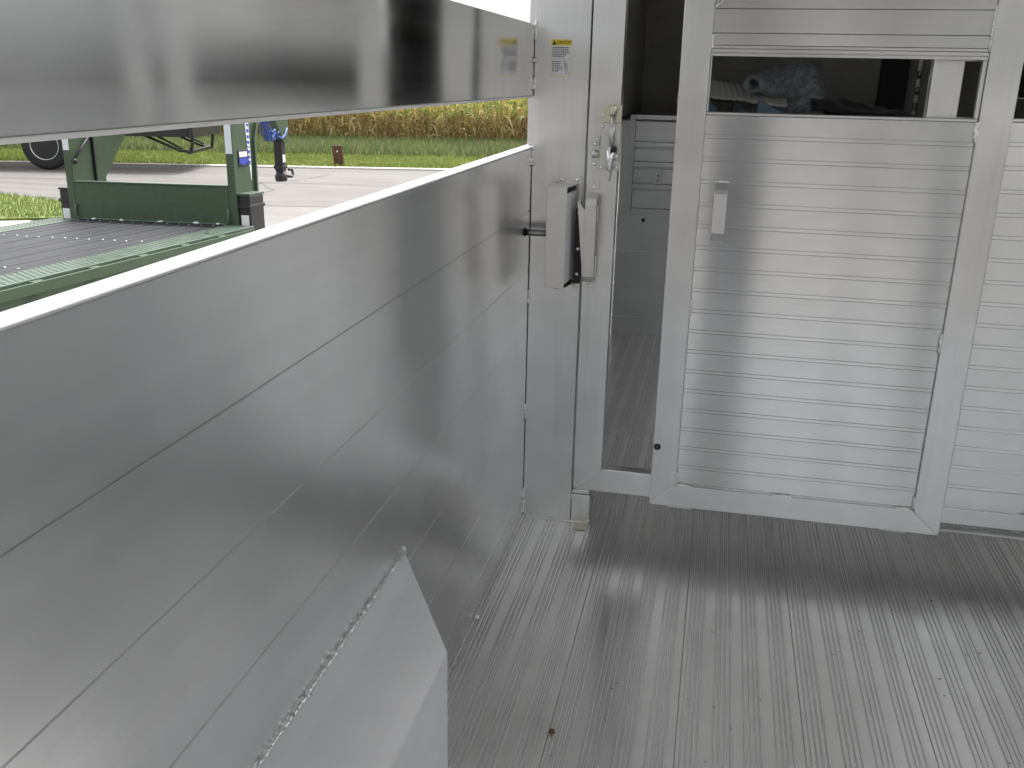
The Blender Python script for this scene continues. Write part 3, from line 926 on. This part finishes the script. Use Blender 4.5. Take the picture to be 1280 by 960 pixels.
PV = [(px, py, .95), (px, py + .01, 1.12), (px, py, 1.30), (px, py - .01, 1.43), (px, py + .01, 1.51), (px, py + .03, 1.60), (px, py + .035, 1.69),
      (px - .19, py, 1.40), (px - .24, py + .14, 1.20), (px - .20, py + .37, 1.42), (px - .185, py + .405, 1.455),
      (px + .19, py, 1.40), (px + .24, py + .14, 1.20), (px - .06, py + .37, 1.42), (px - .075, py + .405, 1.455),
      (px - .08, py, .88), (px - .078, py + .02, .50), (px - .076, py - .02, .09), (px - .085, py + .12, .045),
      (px + .08, py, .88), (px + .078, py + .02, .50), (px + .076, py - .02, .09), (px + .085, py + .12, .045)]
PE = [(0, 1), (1, 2), (2, 3), (3, 4), (4, 5), (5, 6), (3, 7), (7, 8), (8, 9), (9, 10), (3, 11), (11, 12), (12, 13), (13, 14), (0, 15), (15, 16), (16, 17), (17, 18), (0, 19), (19, 20), (20, 21), (21, 22)]
PR = [(.15, .11), (.14, .10), (.16, .11), (.12, .09), .055, .085, .075, .065, .048, .034, .032, .065, .048, .034, .032, .088, .062, .046, .038, .088, .062, .046, .038]
PS = skin_mesh('person', PV, PE, PR, M['skin'])
tag(PS, 'person in dark shirt and jeans holding a phone, a mere blur in the metal', 'person')
def inflate(name, idx, mat, grow):
    ids = sorted(set(idx))
    mp_ = {v: i for i, v in enumerate(ids)}
    ed = [(mp_[a], mp_[b]) for a, b in PE if a in mp_ and b in mp_]
    rr = [tuple(c + grow for c in (PR[i] if isinstance(PR[i], tuple) else (PR[i], PR[i]))) for i in ids]
    return skin_mesh(name, [PV[i] for i in ids], ed, rr, mat, PS)
inflate('shirt', [0, 1, 2, 3, 7, 8, 11, 12], M['shirt'], .026)
inflate('jeans', [0, 1, 15, 16, 17, 19, 20, 21], M['jeans'], .020)
inflate('shoes', [17, 18], M['black'], .010)
inflate('shoes', [21, 22], M['black'], .010)
hb = MB()
hb.lathe([(.02, .115), (.065, .10), (.090, .055), (.094, 0), (.085, -.04)], (px, py + .018, 1.655), (0, -.15, 1), 24)
hb.build('hair', M['black'], PS, True)
MB().dome((px, py + .118, 1.628), (0, 1, -.2), .014, .022).build('nose', M['skin'], PS, True)
for d in (-.034, .034):
    MB().dome((px + d, py + .105, 1.655), (0, 1, 0), .011, .006).build('eye', M['black'], PS, True)
    MB().dome((px + d * 2.6, py + .03, 1.64), (d, 0, 0), .026, .014).build('ear', M['skin'], PS, True)
MB().tube([(px - .025, py + .108, 1.585), (px, py + .113, 1.583), (px + .025, py + .108, 1.585)], .005, 6).build('mouth', M['skin'], PS, True)
for sx, hx in ((-1, px - .185), (1, px - .075)):
    for k in range(4):
        z0 = 1.452 + k * .019
        MB().tube([(hx - sx * .012, py + .405, z0), (hx + sx * .022, py + .422, z0 + .004), (hx + sx * .030, py + .440, z0 + .005), (hx + sx * .014, py + .4465, z0 + .005)], [.0092, .0088, .008, .0068], 8).build('finger', M['skin'], PS, True)
    MB().tube([(hx, py + .40, 1.45), (hx + sx * .004, py + .418, 1.475), (hx + sx * .012, py + .424, 1.50)], [.012, .010, .008], 8).build('thumb', M['skin'], PS, True)
ph = MB().box(px - .207, px - .053, py + .428, py + .4365, 1.462, 1.532, .003)
tag(ph.build('phone', M['black']), 'black phone held up in both hands behind the viewpoint', 'phone')

# ------------------------------------------------------------------ outside ground
G = -0.60
dv = Vector((0.972, 0.236, 0)).normalized()
nv_ = Vector((-dv.y, dv.x, 0))
def PN(s, n, z=G):
    p = dv * s + nv_ * n
    return (p.x, p.y, z)
def strip(name, mat, n0, n1, z, s0=-400, s1=400):
    mb = MB()
    v = [mb.bm.verts.new(PN(s, n, z)) for s, n in ((s0, n0), (s1, n0), (s1, n1), (s0, n1))]
    mb.bm.faces.new(v)
    return tag(mb.build(name, mat), kind='structure')
strip('ground', M['soil'], -900, 1200, G - 0.06, -1200, 1200)
strip('driveway', M['drive'], -60, 15.4, G - 0.008)
strip('road', M['road'], 15.4, 21.75, G - 0.004)
kb = MB()
for k in range(-30, 30):
    a, b = k * 3.0 + .008, k * 3.0 + 2.992
    p = [PN(a, 21.75, G - .05), PN(b, 21.75, G - .05), PN(b, 21.98, G - .05), PN(a, 21.98, G - .05)]
    kb.hexa(p + [(q[0], q[1], G + .03) for q in p], 0.012)
tag(kb.build('kerb', M['kerb']), kind='structure')
strip('lawn', M['lawn'], 21.98, 25.25, G + 0.016)
strip('verge', M['tall'], 25.25, 30.4, G + 0.020)
# cracks in the road
def crack(pts, w, seed):
    rg = random.Random(seed)
    mb = MB()
    P = []
    for (a, b) in zip(pts, pts[1:]):
        for i in range(8):
            t = i / 8
            P.append((a[0] + (b[0] - a[0]) * t + rg.uniform(-.05, .05), a[1] + (b[1] - a[1]) * t + rg.uniform(-.05, .05)))
    P.append(pts[-1])
    for a, b in zip(P, P[1:]):
        d = Vector((b[0] - a[0], b[1] - a[1]))
        if d.length < 1e-5:
            continue
        n = Vector((-d.y, d.x)).normalized() * w * rg.uniform(.5, 1.2)
        mb.bm.faces.new([mb.bm.verts.new((q[0], q[1], G + 0.0005)) for q in ((a[0] - n.x, a[1] - n.y), (b[0] - n.x, b[1] - n.y), (b[0] + n.x, b[1] + n.y), (a[0] + n.x, a[1] + n.y))])
    return tag(mb.build('road_crack', M['crack']), kind='structure')
crack([(-8.3, 16.9), (-7.7, 18.2), (-7.6, 19.2)], 0.012, 1)
crack([(-8.3, 17.3), (-7.5, 16.2), (-7.2, 14.8)], 0.012, 2)
crack([(-30, 12.2), (-14, 15.9), (4, 20.1)], 0.014, 3)
crack([(-30, 9.0), (-14, 12.95), (-11, 13.75), (4, 17.2)], 0.011, 4)
# near grass island left of the green trailer
mb = MB()
isl = [(-34, 19.2), (-11.04, 13.75), (-9.6, 13.35), (-8.5, 12.9), (-8.2, 12.4), (-8.6, 11.9), (-9.4, 11.45), (-12, 10.0), (-34, -1)]
mb.prism(isl, 'z', G - 0.05, G + 0.03)
tag(mb.build('grass_island', M['lawn']), kind='structure')
mb = MB()
for k in range(14):
    t0 = k * 1.5
    a = Vector((-8.9, 11.55, 0)) + Vector((-.885, -.466, 0)) * t0
    b = a + Vector((-.885, -.466, 0)) * 1.485
    n = Vector((.466, -.885, 0)) * 1.35
    p = [tuple(a), tuple(b), tuple(b + n), tuple(a + n)]
    mb.hexa([(q[0], q[1], G - .05) for q in p] + [(q[0], q[1], G + .018) for q in p], 0.008)
tag(mb.build('pavement', M['kerb']), kind='structure')

def blades(name, region, count, h, w, cols, seed, label, lean=0.5):
    """many small triangular grass blades as one mesh"""
    rs = np.random.RandomState(seed)
    P = region(rs, count)
    n = len(P)
    ang = rs.uniform(0, 2 * np.pi, n)
    hh = h * rs.uniform(0.5, 1.25, n)
    ww = w * rs.uniform(.6, 1.3, n)
    dx, dy = np.cos(ang), np.sin(ang)
    la = rs.uniform(0, 2 * np.pi, n)
    ll = hh * lean * rs.uniform(0, 1, n)
    V = np.zeros((n, 3, 3))
    V[:, 0] = P + np.stack([-dx * ww, -dy * ww, np.zeros(n)], 1)
    V[:, 1] = P + np.stack([dx * ww, dy * ww, np.zeros(n)], 1)
    V[:, 2] = P + np.stack([np.cos(la) * ll, np.sin(la) * ll, hh], 1)
    patch = 0.5 + 0.5 * np.sin(P[:, 0] * 1.3 + np.sin(P[:, 1] * 1.9)) * np.sin(P[:, 1] * 1.1 + P[:, 0] * .4)
    t = np.clip(rs.uniform(0, 1, n) * .7 + patch * .3, 0, 1)[:, None]
    c0, c1 = np.array(cols[0]), np.array(cols[1])
    C_ = c0 * (1 - t) + c1 * t
    if len(cols) > 2:
        s = rs.uniform(0, 1, n) < cols[3]
        C_[s] = np.array(cols[2])
    return raw_mesh(name, V.reshape(-1, 3), 3, np.repeat(C_, 3, 0), M['blade'], label)

def raw_mesh(name, V, k, Cc, mat, label=None, cat=None):
    nf = len(V) // k
    me = bpy.data.meshes.new(name)
    me.vertices.add(len(V))
    me.vertices.foreach_set('co', np.ascontiguousarray(V, dtype=np.float32).ravel())
    me.loops.add(len(V))
    me.loops.foreach_set('vertex_index', np.arange(len(V), dtype=np.int32))
    me.polygons.add(nf)
    me.polygons.foreach_set('loop_start', np.arange(0, len(V), k, dtype=np.int32))
    me.polygons.foreach_set('loop_total', np.full(nf, k, dtype=np.int32))
    a = me.color_attributes.new('tint', 'FLOAT_COLOR', 'POINT')
    a.data.foreach_set('color', np.concatenate([Cc, np.ones((len(V), 1))], 1).astype(np.float32).ravel())
    me.update()
    me.validate()
    me.materials.append(mat)
    o = bpy.data.objects.new(name, me)
    COL.objects.link(o)
    tag(o, label, cat or 'grass', kind='stuff')
    return o

def band(s0, s1, n0, n1, z):
    def f(rs, c):
        s = rs.uniform(s0, s1, c)
        n = rs.uniform(n0, n1, c)
        P = np.outer(s, np.array(dv)) + np.outer(n, np.array(nv_))
        P[:, 2] = z
        return P
    return f
blades('mown_grass', band(-22, 14, 21.98, 25.4, G + .015), 90000, 0.075, 0.011, ((.11, .15, .035), (.26, .31, .09), (.36, .33, .15), .06), 1, 'short bright green mown grass beyond the far kerb of the road')
blades('rough_grass', band(-24, 16, 25.2, 30.2, G + .018), 90000, 0.26, 0.013, ((.075, .115, .045), (.19, .235, .095), (.34, .31, .15), .12), 2, 'taller dark green grass along the foot of the corn field', 0.9)
def isl_region(rs, c):
    P = np.zeros((c, 3))
    P[:, 0] = rs.uniform(-22, -8.2, c)
    P[:, 1] = rs.uniform(3.5, 16.5, c)
    poly = isl
    inside = np.zeros(c, bool)
    j = len(poly) - 1
    for i in range(len(poly)):
        xi, yi = poly[i]
        xj, yj = poly[j]
        cond = ((yi > P[:, 1]) != (yj > P[:, 1])) & (P[:, 0] < (xj - xi) * (P[:, 1] - yi) / (yj - yi + 1e-9) + xi)
        inside ^= cond
        j = i
    P = P[inside]
    P[:, 2] = G + .028
    return P
blades('island_grass', isl_region, 120000, 0.07, 0.008, ((.10, .14, .035), (.24, .29, .09), (.36, .33, .15), .08), 3, 'short grass on the island at the left beside the green trailer')

# corn field: rows of ripening stalks
def corn():
    rs = np.random.RandomState(11)
    V = []
    Cc = []
    def quad(a, b, c, d, col):
        V.extend((a, b, c, d))
        Cc.extend((col,) * 4)
    tan_, yel, grn, brn = np.array((.74, .62, .33)), np.array((.78, .67, .21)), np.array((.34, .41, .12)), np.array((.31, .21, .10))
    protos = []
    for pz in range(12):
        V, Cc = [], []
        def quad(a, b, c, d, col):
            V.extend((a, b, c, d))
            Cc.extend((col,) * 4)
        H = rs.uniform(2.05, 2.5)
        green = rs.uniform(0, 1)
        # stalk: two crossed tapered strips
        for a in (0, math.pi / 2):
            w0, w1 = .016, .007
            cx, cy = math.cos(a), math.sin(a)
            quad((-cx * w0, -cy * w0, 0), (cx * w0, cy * w0, 0), (cx * w1, cy * w1, H), (-cx * w1, -cy * w1, H), tan_ * .8 if green < .6 else grn * 1.2)
        nl = rs.randint(11, 15)
        for l in range(nl):
            f = (l + .5) / nl
            z0 = .12 + f * (H - .35)
            a = (l % 2) * math.pi + rs.uniform(-.7, .7)
            L_ = rs.uniform(.45, .80) * (1 - .25 * abs(f - .5))
            droop = rs.uniform(.5, 1.25) * (1.5 - f)
            if f < .35:
                col = brn * rs.uniform(.7, 1.3) if rs.rand() < .75 else tan_ * .8
            else:
                r_ = rs.rand()
                col = (grn if r_ < .30 + .25 * green else yel if r_ < .75 else tan_) * rs.uniform(.8, 1.15)
            seg = 4
            prev = None
            for k in range(seg + 1):
                t = k / seg
                rad = L_ * (t - .25 * t * t)
                zz = z0 + L_ * (0.75 * t - droop * t * t)
                wd = .036 * (1 - t) ** .6 * (.55 + .9 * min(1, t * 3)) + .002
                px, py = math.cos(a) * rad, math.sin(a) * rad
                tw = rs.uniform(-.3, .3)
                sx, sy, sz = -math.sin(a) * wd, math.cos(a) * wd, wd * tw
                cur = ((px - sx, py - sy, zz - sz), (px + sx, py + sy, zz + sz))
                if prev:
                    quad(prev[0], prev[1], cur[1], cur[0], col)
                prev = cur
        for k in range(5):
            a = rs.uniform(0, 6.28)
            e = rs.uniform(.05, .16)
            quad((-.004, 0, H - .05), (.004, 0, H - .05), (math.cos(a) * e + .004, math.sin(a) * e, H + .22), (math.cos(a) * e - .004, math.sin(a) * e, H + .22), tan_ * 1.05)
        protos.append((np.array(V, float), np.array(Cc, float)))
    VV, CC = [], []
    rows = [30.25 + .76 * r for r in range(9)]
    for ri, n in enumerate(rows):
        s = -22.0 - rs.uniform(0, .2)
        while s < 15:
            Pv, Pc = protos[rs.randint(12)]
            a = rs.uniform(0, 6.28)
            sc = rs.uniform(.88, 1.1)
            ca, sa = math.cos(a), math.sin(a)
            X = (Pv[:, 0] * ca - Pv[:, 1] * sa) * sc
            Y = (Pv[:, 0] * sa + Pv[:, 1] * ca) * sc
            p = PN(s, n + rs.uniform(-.06, .06))
            tilt = rs.uniform(-.08, .08, 2)
            VV.append(np.stack([X + p[0] + Pv[:, 2] * tilt[0], Y + p[1] + Pv[:, 2] * tilt[1], Pv[:, 2] * sc + G], 1))
            CC.append(Pc * rs.uniform(.85, 1.12))
            s += rs.uniform(.13, .22) if ri < 5 else rs.uniform(.2, .3)
    raw_mesh('corn_field', np.concatenate(VV), 4, np.concatenate(CC), M['corn'], 'ripe corn field with yellow and tan leaves beyond the road', 'corn')
corn()
far = MB()
p = [PN(-400, 37, G), PN(400, 37, G), PN(400, 300, G), PN(-400, 300, G)]
far.hexa(p + [(q[0], q[1], G + 1.7) for q in p])
tag(far.build('far_corn', M['soil']), kind='structure')

# roadside post
RP = MB()
pc = PN(-2.96, 22.35)
a_ = .12
RP.hexa([(pc[0] - .12, pc[1] - .03, G), (pc[0] + .12, pc[1] - .03, G), (pc[0] + .12, pc[1] + .03, G), (pc[0] - .12, pc[1] + .03, G),
         (pc[0] - .16, pc[1] - .03, G + .47), (pc[0] + .08, pc[1] - .03, G + .48), (pc[0] + .08, pc[1] + .03, G + .48), (pc[0] - .16, pc[1] + .03, G + .47)], .006)
rp = tag(RP.build('roadside_marker', M['rust']), 'short rusty brown marker plate leaning in the mown grass by the far kerb', 'marker')
MB().dome((pc[0] - .03, pc[1] - .031, G + .34), (0, -1, 0), .022, .006).build('bolt', M['bolt'], rp)

# ------------------------------------------------------------------ green flatbed trailer
FT = tag(empty('flatbed_trailer', (-4.99, 8.519, 0.019)), 'dark green gooseneck flatbed trailer with a black board deck, parked beyond the left wall', 'trailer')
FT.rotation_euler = (-0.025, -0.017, -0.024)
def ft(mb, name, mat, parent=None):
    return mb.build(name, mat, parent or FT)
bw = 1.66 / 13
ref = ft(MB().box(-bw / 2 + .006, bw / 2 - .006, -6.2, -0.012, -0.045, 0.0, 0.010), 'deck_board', M['board'])
ref.location = (-.83 + bw / 2, 0, 0)
for k in range(1, 13):
    copy(ref, FT, (-.83 + bw * (k + .5), 0, rnd.uniform(-.002, .002)))
ref = None
for k in range(13):
    for y in (-0.10, -1.27, -2.72, -4.2):
        for dx in (-.03,):
            if ref is None:
                ref = ft(MB().dome((0, 0, .0005), (0, 0, 1), .010, .004), 'deck_screw', M['zinc'])
                ref.location = (-.83 + bw * (k + .5) + dx, y, 0.001)
            else:
                copy(ref, FT, (-.83 + bw * (k + .5) + dx, y + rnd.uniform(-.02, .02), 0.003))
for s in (-1, 1):
    a, b = sorted((s * .834, s * 1.135))
    mb = MB().box(a, b, -6.2, -0.005, -0.03, 0.004, 0.003)
    tr = ft(mb, 'tread_plate', M['tread'])
    ch = MB()
    for i in range(150):
        for j in range(7):
            yy = -4.2 + i * .028
            xx = s * (.855 + j * .042)
            if s < 0 and i % 2:
                continue
            d_ = .010 if (i + j) % 2 else -.010
            ch.hexa([(xx - .010, yy - d_ - .0025, .0042), (xx + .010, yy + d_ - .0025, .0042), (xx + .010, yy + d_ + .0025, .0042), (xx - .010, yy - d_ + .0025, .0042),
                     (xx - .008, yy - d_ - .001, .0075), (xx + .008, yy + d_ - .001, .0075), (xx + .008, yy + d_ + .001, .0075), (xx - .008, yy - d_ + .001, .0075)])
    tag(ft(ch, 'tread_bars', M['tread'], tr), kind='stuff')
    if s > 0:
        MB().lathe([(.028, 0), (.030, .004), (.018, .010), (.018, .004)], (.985, -.62, .004), (0, 0, 1), 20).build('tie_ring', M['blackpaint'], tr)
    a, b = sorted((s * 1.05, s * 1.128))
    ft(MB().box(a, b, -6.2, -0.02, -0.30, -0.032, 0.004), 'side_rail', M['green'])
    a, b = sorted((s * 1.175, s * 1.187))
    rub = ft(MB().box(a, b, -6.2, -0.10, -0.09, -0.012, 0.003), 'rub_rail', M['green'])
    ref = None
    for y in np.arange(-6.1, -0.1, 0.6):
        a, b = sorted((s * 1.1285, s * 1.1745))
        ft(MB().box(a, b, y, y + .10, -0.10, -0.008, 0.003), 'stake_pocket', M['green'])
ft(MB().box(1.1285, 1.133, -3.75, -3.25, -0.24, -0.17), 'red_marker', M['red'])
# headboard
HB = ft(MB().box(-.872, .872, 0.0, 0.05, -0.02, 0.372, 0.004), 'headboard', M['green'])
ft(MB().box(-.872, .872, -0.012, 0.062, 0.3725, 0.388, 0.004), 'headboard_cap', M['tread'])
ft(MB().bead((-.87, -.004, .006), (.87, -.004, .006), 0.009, 90, .03), 'weld_bead', M['tread'])
for x in (-.72, -.40, .05, .46, .70):
    ft(MB().bead((x, -.005, .008), (x + .07, -.005, .008), 0.011, 91 + int(x * 50), .015), 'weld_bead', M['reflect'])
for s in (-1, 1):
    a, b = sorted((s * .874, s * .958))
    UP = ft(MB().box(a, b, 0.0, 0.335, -0.30, 1.30, 0.006), 'upright', M['green'])
    # curved front flange
    fp = [(.336, -.30), (.46, -.30), (.455, .40), (.470, .80), (.53, .95), (.66, 1.06), (.80, 1.10), (.80, 1.12), (.64, 1.085), (.50, .975), (.44, .82), (.43, .40), (.43, -.28), (.336, -.28)]
    ft(MB().prism(fp, 'x', s * .874, s * .958), 'front_flange', M['tread'])
    a, b = sorted((s * .900, s * .930))
    ft(MB().prism([(.337, -.27), (.428, -.27), (.428, .40), (.438, .82), (.50, .98), (.63, 1.09), (.80, 1.125), (.80, 1.29), (.337, 1.29)], 'x', a, b), 'web_plate', M['green'])
    tp = ft(MB().box(*sorted((s * .880, s * .950)), -.0035, -.0005, 0.690, 1.10), 'reflective_tape', M['reflect'])
    ft(MB().tube([(s * .868, -.012, .16), (s * .872, -.028, .10), (s * .874, -.03, .03), (s * .84, -.03, .012)], .010, 8), 'tie_hook', M['tread'])
    # landing jack in front of the upright
    a, b = sorted((s * .962, s * 1.085))
    jk = ft(MB().box(a, b, 0.03, 0.31, -0.45, 0.290, 0.012), 'landing_jack', M['blackpaint'])
    MB().box(a - .004, b + .004, 0.02, 0.32, 0.291, 0.312, 0.004).build('jack_cap', M['tread'] if s > 0 else M['blackpaint'], jk)
    MB().box(a - .006, b + .006, 0.015, 0.325, 0.17, 0.20, 0.004).build('jack_band', M['blackpaint'], jk)
    MB().box((a + b) / 2 - .04, (a + b) / 2 + .04, 0.13, 0.21, -0.60, -0.451, 0.004).build('jack_leg', M['blackpaint'], jk)
    MB().box(a + .02, b - .02, 0.026, 0.0295, -.02, .10).build('jack_label', M['white'], jk)
# far upright carries a wide gusset
ft(MB().prism([(.36, -.10), (.46, -.10), (.50, .40), (.93, .85), (1.1, 1.05), (1.1, 1.28), (.36, 1.28)], 'x', -.872, -.855), 'gusset_plate', M['green'])
ft(MB().box(-.873, -.848, .337, .357, -.25, 1.28, .003), 'dark_rib', M['blackpaint'])
ft(MB().tube([(-.85, .02, .60), (-.85, .14, .70), (-.85, .33, .86)], .012, 8), 'brake_hose', M['black'])
ft(MB().dome((-.85, .02, .58), (1, 0, 0), .03, .03), 'hose_clip', M['black'])
# badge and vertical lettering strip on the near upright
bd = ft(MB().box(.9585, .966, .085, .265, .560, .720, .004), 'badge', M['ink'])
MB().box(.9662, .9682, .10, .25, .655, .705).build('badge_white', M['white'], bd)
MB().prism([(.095, .645), (.095, .60), (.135, .585), (.175, .565), (.215, .585), (.255, .60), (.255, .645)], 'x', .9662, .9690, .002).build('badge_blue', M['blueink'], bd)
dc = ft(MB().prism([(.260, .985), (.330, .985), (.333, .58), (.325, .42), (.318, .42), (.30, .58)], 'x', .9585, .9600), 'decal_strip', M['white'])
lr = random.Random(17)
bl = MB()
zz = .97
while zz > .60:
    hgt = lr.uniform(.02, .045)
    bl.prism([(.272 + lr.uniform(0, .012), zz), (.325, zz - .006), (.322, zz - hgt), (.280, zz - hgt + .012)], 'x', .9602, .9610)
    zz -= hgt + .016
bl.build('decal_marks', M['blueink'], dc)
# gooseneck beams and coupler
for s in (-1, 1):
    ft(MB().hexa([(s * .95, 0.80, 1.12), (s * .80, 0.80, 1.12), (s * .08, 2.62, 1.02), (s * .22, 2.62, 1.02), (s * .95, 0.80, 1.32), (s * .80, 0.80, 1.32), (s * .08, 2.62, 1.22), (s * .22, 2.62, 1.22)], .006), 'neck_beam', M['green'])
ft(MB().box(-.80, .80, .70, .79, 1.13, 1.31, .006), 'neck_crossbar', M['green'])
NA = ft(MB().prism([(2.56, 1.22), (2.95, 1.22), (2.95, .98), (2.945, .68), (2.80, .68), (2.70, .84), (2.56, 1.0)], 'x', -.07, .07, .006), 'neck_arm', M['green'])
CP = ft(MB().box(-.055, .055, 2.755, 2.865, .33, .70, .010), 'coupler', M['blackpaint'])
MB().box(-.065, .065, 2.745, 2.875, .36, .40, .004).build('coupler_collar', M['blackpaint'], CP)
MB().lathe([(.065, 0), (.078, .02), (.078, .07), (.055, .13)], (0, 2.81, .20), (0, 0, 1), 24).build('ball_socket', M['blackpaint'], CP)
MB().tube([(.04, 2.90, .26), (.06, 2.98, .25), (.06, 3.03, .28), (.05, 3.02, .34), (.04, 2.95, .34)], .018, 8).build('latch_loop', M['blackpaint'], CP)
MB().box(  .0555, .0570, 2.775, 2.845, .44, .535).build('white_label', M['white'], CP)
lr = random.Random(3)
hs = MB()
for k in range(5):
    p_ = []
    for i in range(14):
        t = i / 13
        p_.append((.09 + .05 * math.sin(4 * t + k), 2.24 + .33 * t + .04 * math.sin(9 * t + k * 2), .98 - .20 * math.sin(math.pi * t) * (.5 + .5 * lr.random()) - .14 * t + .02 * math.sin(7 * t + k)))
    hs.tube(p_, .011, 7)
ft(hs, 'coiled_cord', M['bluehose'])
ft(MB().tube([(.07, 2.62, .77), (.09, 2.72, .74), (.075, 2.84, .78), (.075, 2.90, .86)], .013, 8), 'blue_cable', M['bluehose'])
# running gear, mostly hidden by the wall
for s in (-1, 1):
    for y in (-4.3, -5.25):
        wh = ft(MB().lathe([(.18, -.10), (.30, -.105), (.355, -.08), (.37, -.05), (.37, .05), (.355, .08), (.30, .105), (.18, .10)], (s * .96, y, -.255), (1, 0, 0), 36), 'wheel', M['tyre'])
        MB().lathe([(.05, -.04), (.17, -.06), (.185, .0), (.17, .085), (.14, .05), (.06, .07), (.05, .09)], (s * .96, y, -.255), (s, 0, 0), 28).build('rim', M['rim'], wh)
ft(MB().box(-1.04, 1.04, -5.35, -5.25, -.30, -.05), 'cross_member', M['green'])
ft(MB().box(-1.04, 1.04, -.30, -.20, -.28, -.05), 'cross_member', M['green'])

# ------------------------------------------------------------------ black truck on the road
TK = tag(empty('flatbed_truck', PN(-8.86, 20.42)), 'black flatbed truck parked along the far kerb, seen under the upper wall panel', 'truck')
TK.rotation_euler = (0, 0, math.atan2(dv.y, dv.x))
def tk(mb, name, mat, parent=None):
    return mb.build(name, mat, parent or TK)
# local x along the road (rear at +x), y away from camera; near side wheels at y 0
def truck_wheel(x, y, s):
    w_ = tk(MB().lathe([(.29, -.11), (.42, -.125), (.475, -.10), (.50, -.06), (.50, .06), (.475, .10), (.42, .125), (.29, .11)], (x, y, .50), (0, 1, 0), 48), 'wheel', M['tyre'])
    MB().lathe([(.265, -.02), (.285, -.115), (.300, -.122), (.305, -.10), (.305, .02)], (x, y, .50), (0, s, 0), 40).build('rim_lip', M['rimlip'], w_)
    MB().lathe([(.03, -.10), (.11, -.10), (.12, -.05), (.20, -.035), (.265, -.08), (.275, 0)], (x, y, .50), (0, s, 0), 36).build('hub', M['rim'], w_)
    return w_
for x in (0, -4.1):
    truck_wheel(x, .12, 1)
    truck_wheel(x, 2.05, -1)
for y in (.45, 1.55):
    tk(MB().box(-5.2, 3.0, y, y + .09, .78, .98, .006), 'chassis_rail', M['blackpaint'])
tk(MB().box(-2.3, 3.14, .02, 2.18, 1.02, 1.14, .01), 'flat_bed', M['blackpaint'])
tk(MB().box(-2.42, -2.34, .05, 2.15, 1.15, 2.3, .01), 'headache_rack', M['blackpaint'])
tk(MB().box(3.02, 3.13, .05, 2.15, .70, 1.01, .01), 'rear_sill', M['blackpaint'])
tk(MB().box(1.2, 3.0, .10, .20, .72, 1.01, .006), 'tool_skirt', M['blackpaint'])
for y in (.30, 1.85):
    tk(MB().tube([(2.0, y, .74), (2.75, y, .42), (2.98, y, .40)], .028, 8), 'bumper_strut', M['blackpaint'])
    tk(MB().tube([(2.25, y, .74), (2.80, y, .46)], .022, 8), 'bumper_strut', M['blackpaint'])
    tk(MB().tube([(3.05, y, .75), (3.02, y, .55), (2.98, y, .38)], .035, 8), 'bumper_strut', M['blackpaint'])
tk(MB().box(2.93, 3.0, .2, 1.95, .36, .43, .006), 'rear_bumper', M['blackpaint'])
cb = tk(MB().prism([(-2.6, .62), (-5.75, .62), (-5.80, 1.25), (-4.75, 1.42), (-4.2, 2.08), (-2.7, 2.12), (-2.6, 1.4)], 'y', .12, 2.08, .04), 'cab', M['blackpaint'])
for y in (.112, 2.088):
    MB().prism([(-2.85, 1.42), (-4.42, 1.42), (-4.08, 1.98), (-2.85, 2.0)], 'y', y - .006, y + .006).build('side_window', M['glass'], cb)
MB().hexa([(-4.77, .25, 1.45), (-4.77, 1.95, 1.45), (-4.72, 1.95, 1.45), (-4.72, .25, 1.45), (-4.24, .35, 2.02), (-4.24, 1.85, 2.02), (-4.19, 1.85, 2.02), (-4.19, .35, 2.02)]).build('windscreen', M['glass'], cb)
for y in (.2, 1.7):
    MB().box(-5.83, -5.78, y, y + .28, .85, 1.05, .01).build('headlight', M['reflect'], cb)

# ------------------------------------------------------------------ dark building added behind the viewpoint to put a dark band in the metal
SB = tag(empty('added_building', (14, -26, G)), 'added dark grey building behind the trailer, unseen except in reflections', 'building')
M['darksiding'] = metal('dark grey siding', (0.055, 0.06, 0.07), 0.5, 0, 3, 0.1, 0.1)
def sb(mb, name, mat):
    return mb.build(name, mat, SB)
sb(MB().box(-8.2, 10, -10, -0.02, 0, 4.6), 'wall', M['darksiding'])
ribm = None
for k in range(46):
    if ribm is None:
        ribm = sb(MB().box(-8.15, -8.10, -0.018, 0.03, 0.02, 4.55), 'siding_rib', M['darksiding'])
    else:
        copy(ribm, SB, (k * .395, 0, 0))
sb(MB().prism([(-10.4, 4.61), (.5, 4.61), (.5, 4.75), (-5, 6.6), (-10.4, 4.75)], 'x', -8.6, 10.4), 'roof', M['roofing'])
for x in (-5.5, 1.0):
    sb(MB().box(x, x + 3.6, 0.032, 0.09, 0.02, 3.4, .01), 'roller_door', M['siding'])
sb(MB().box(6.2, 7.2, 0.032, 0.08, 0.02, 2.1, .01), 'door', M['siding'])

for o in bpy.data.objects:
    if o.type == 'MESH' and o.parent is not None and 'kind' in o and o['kind'] == 'structure':
        del o['kind']
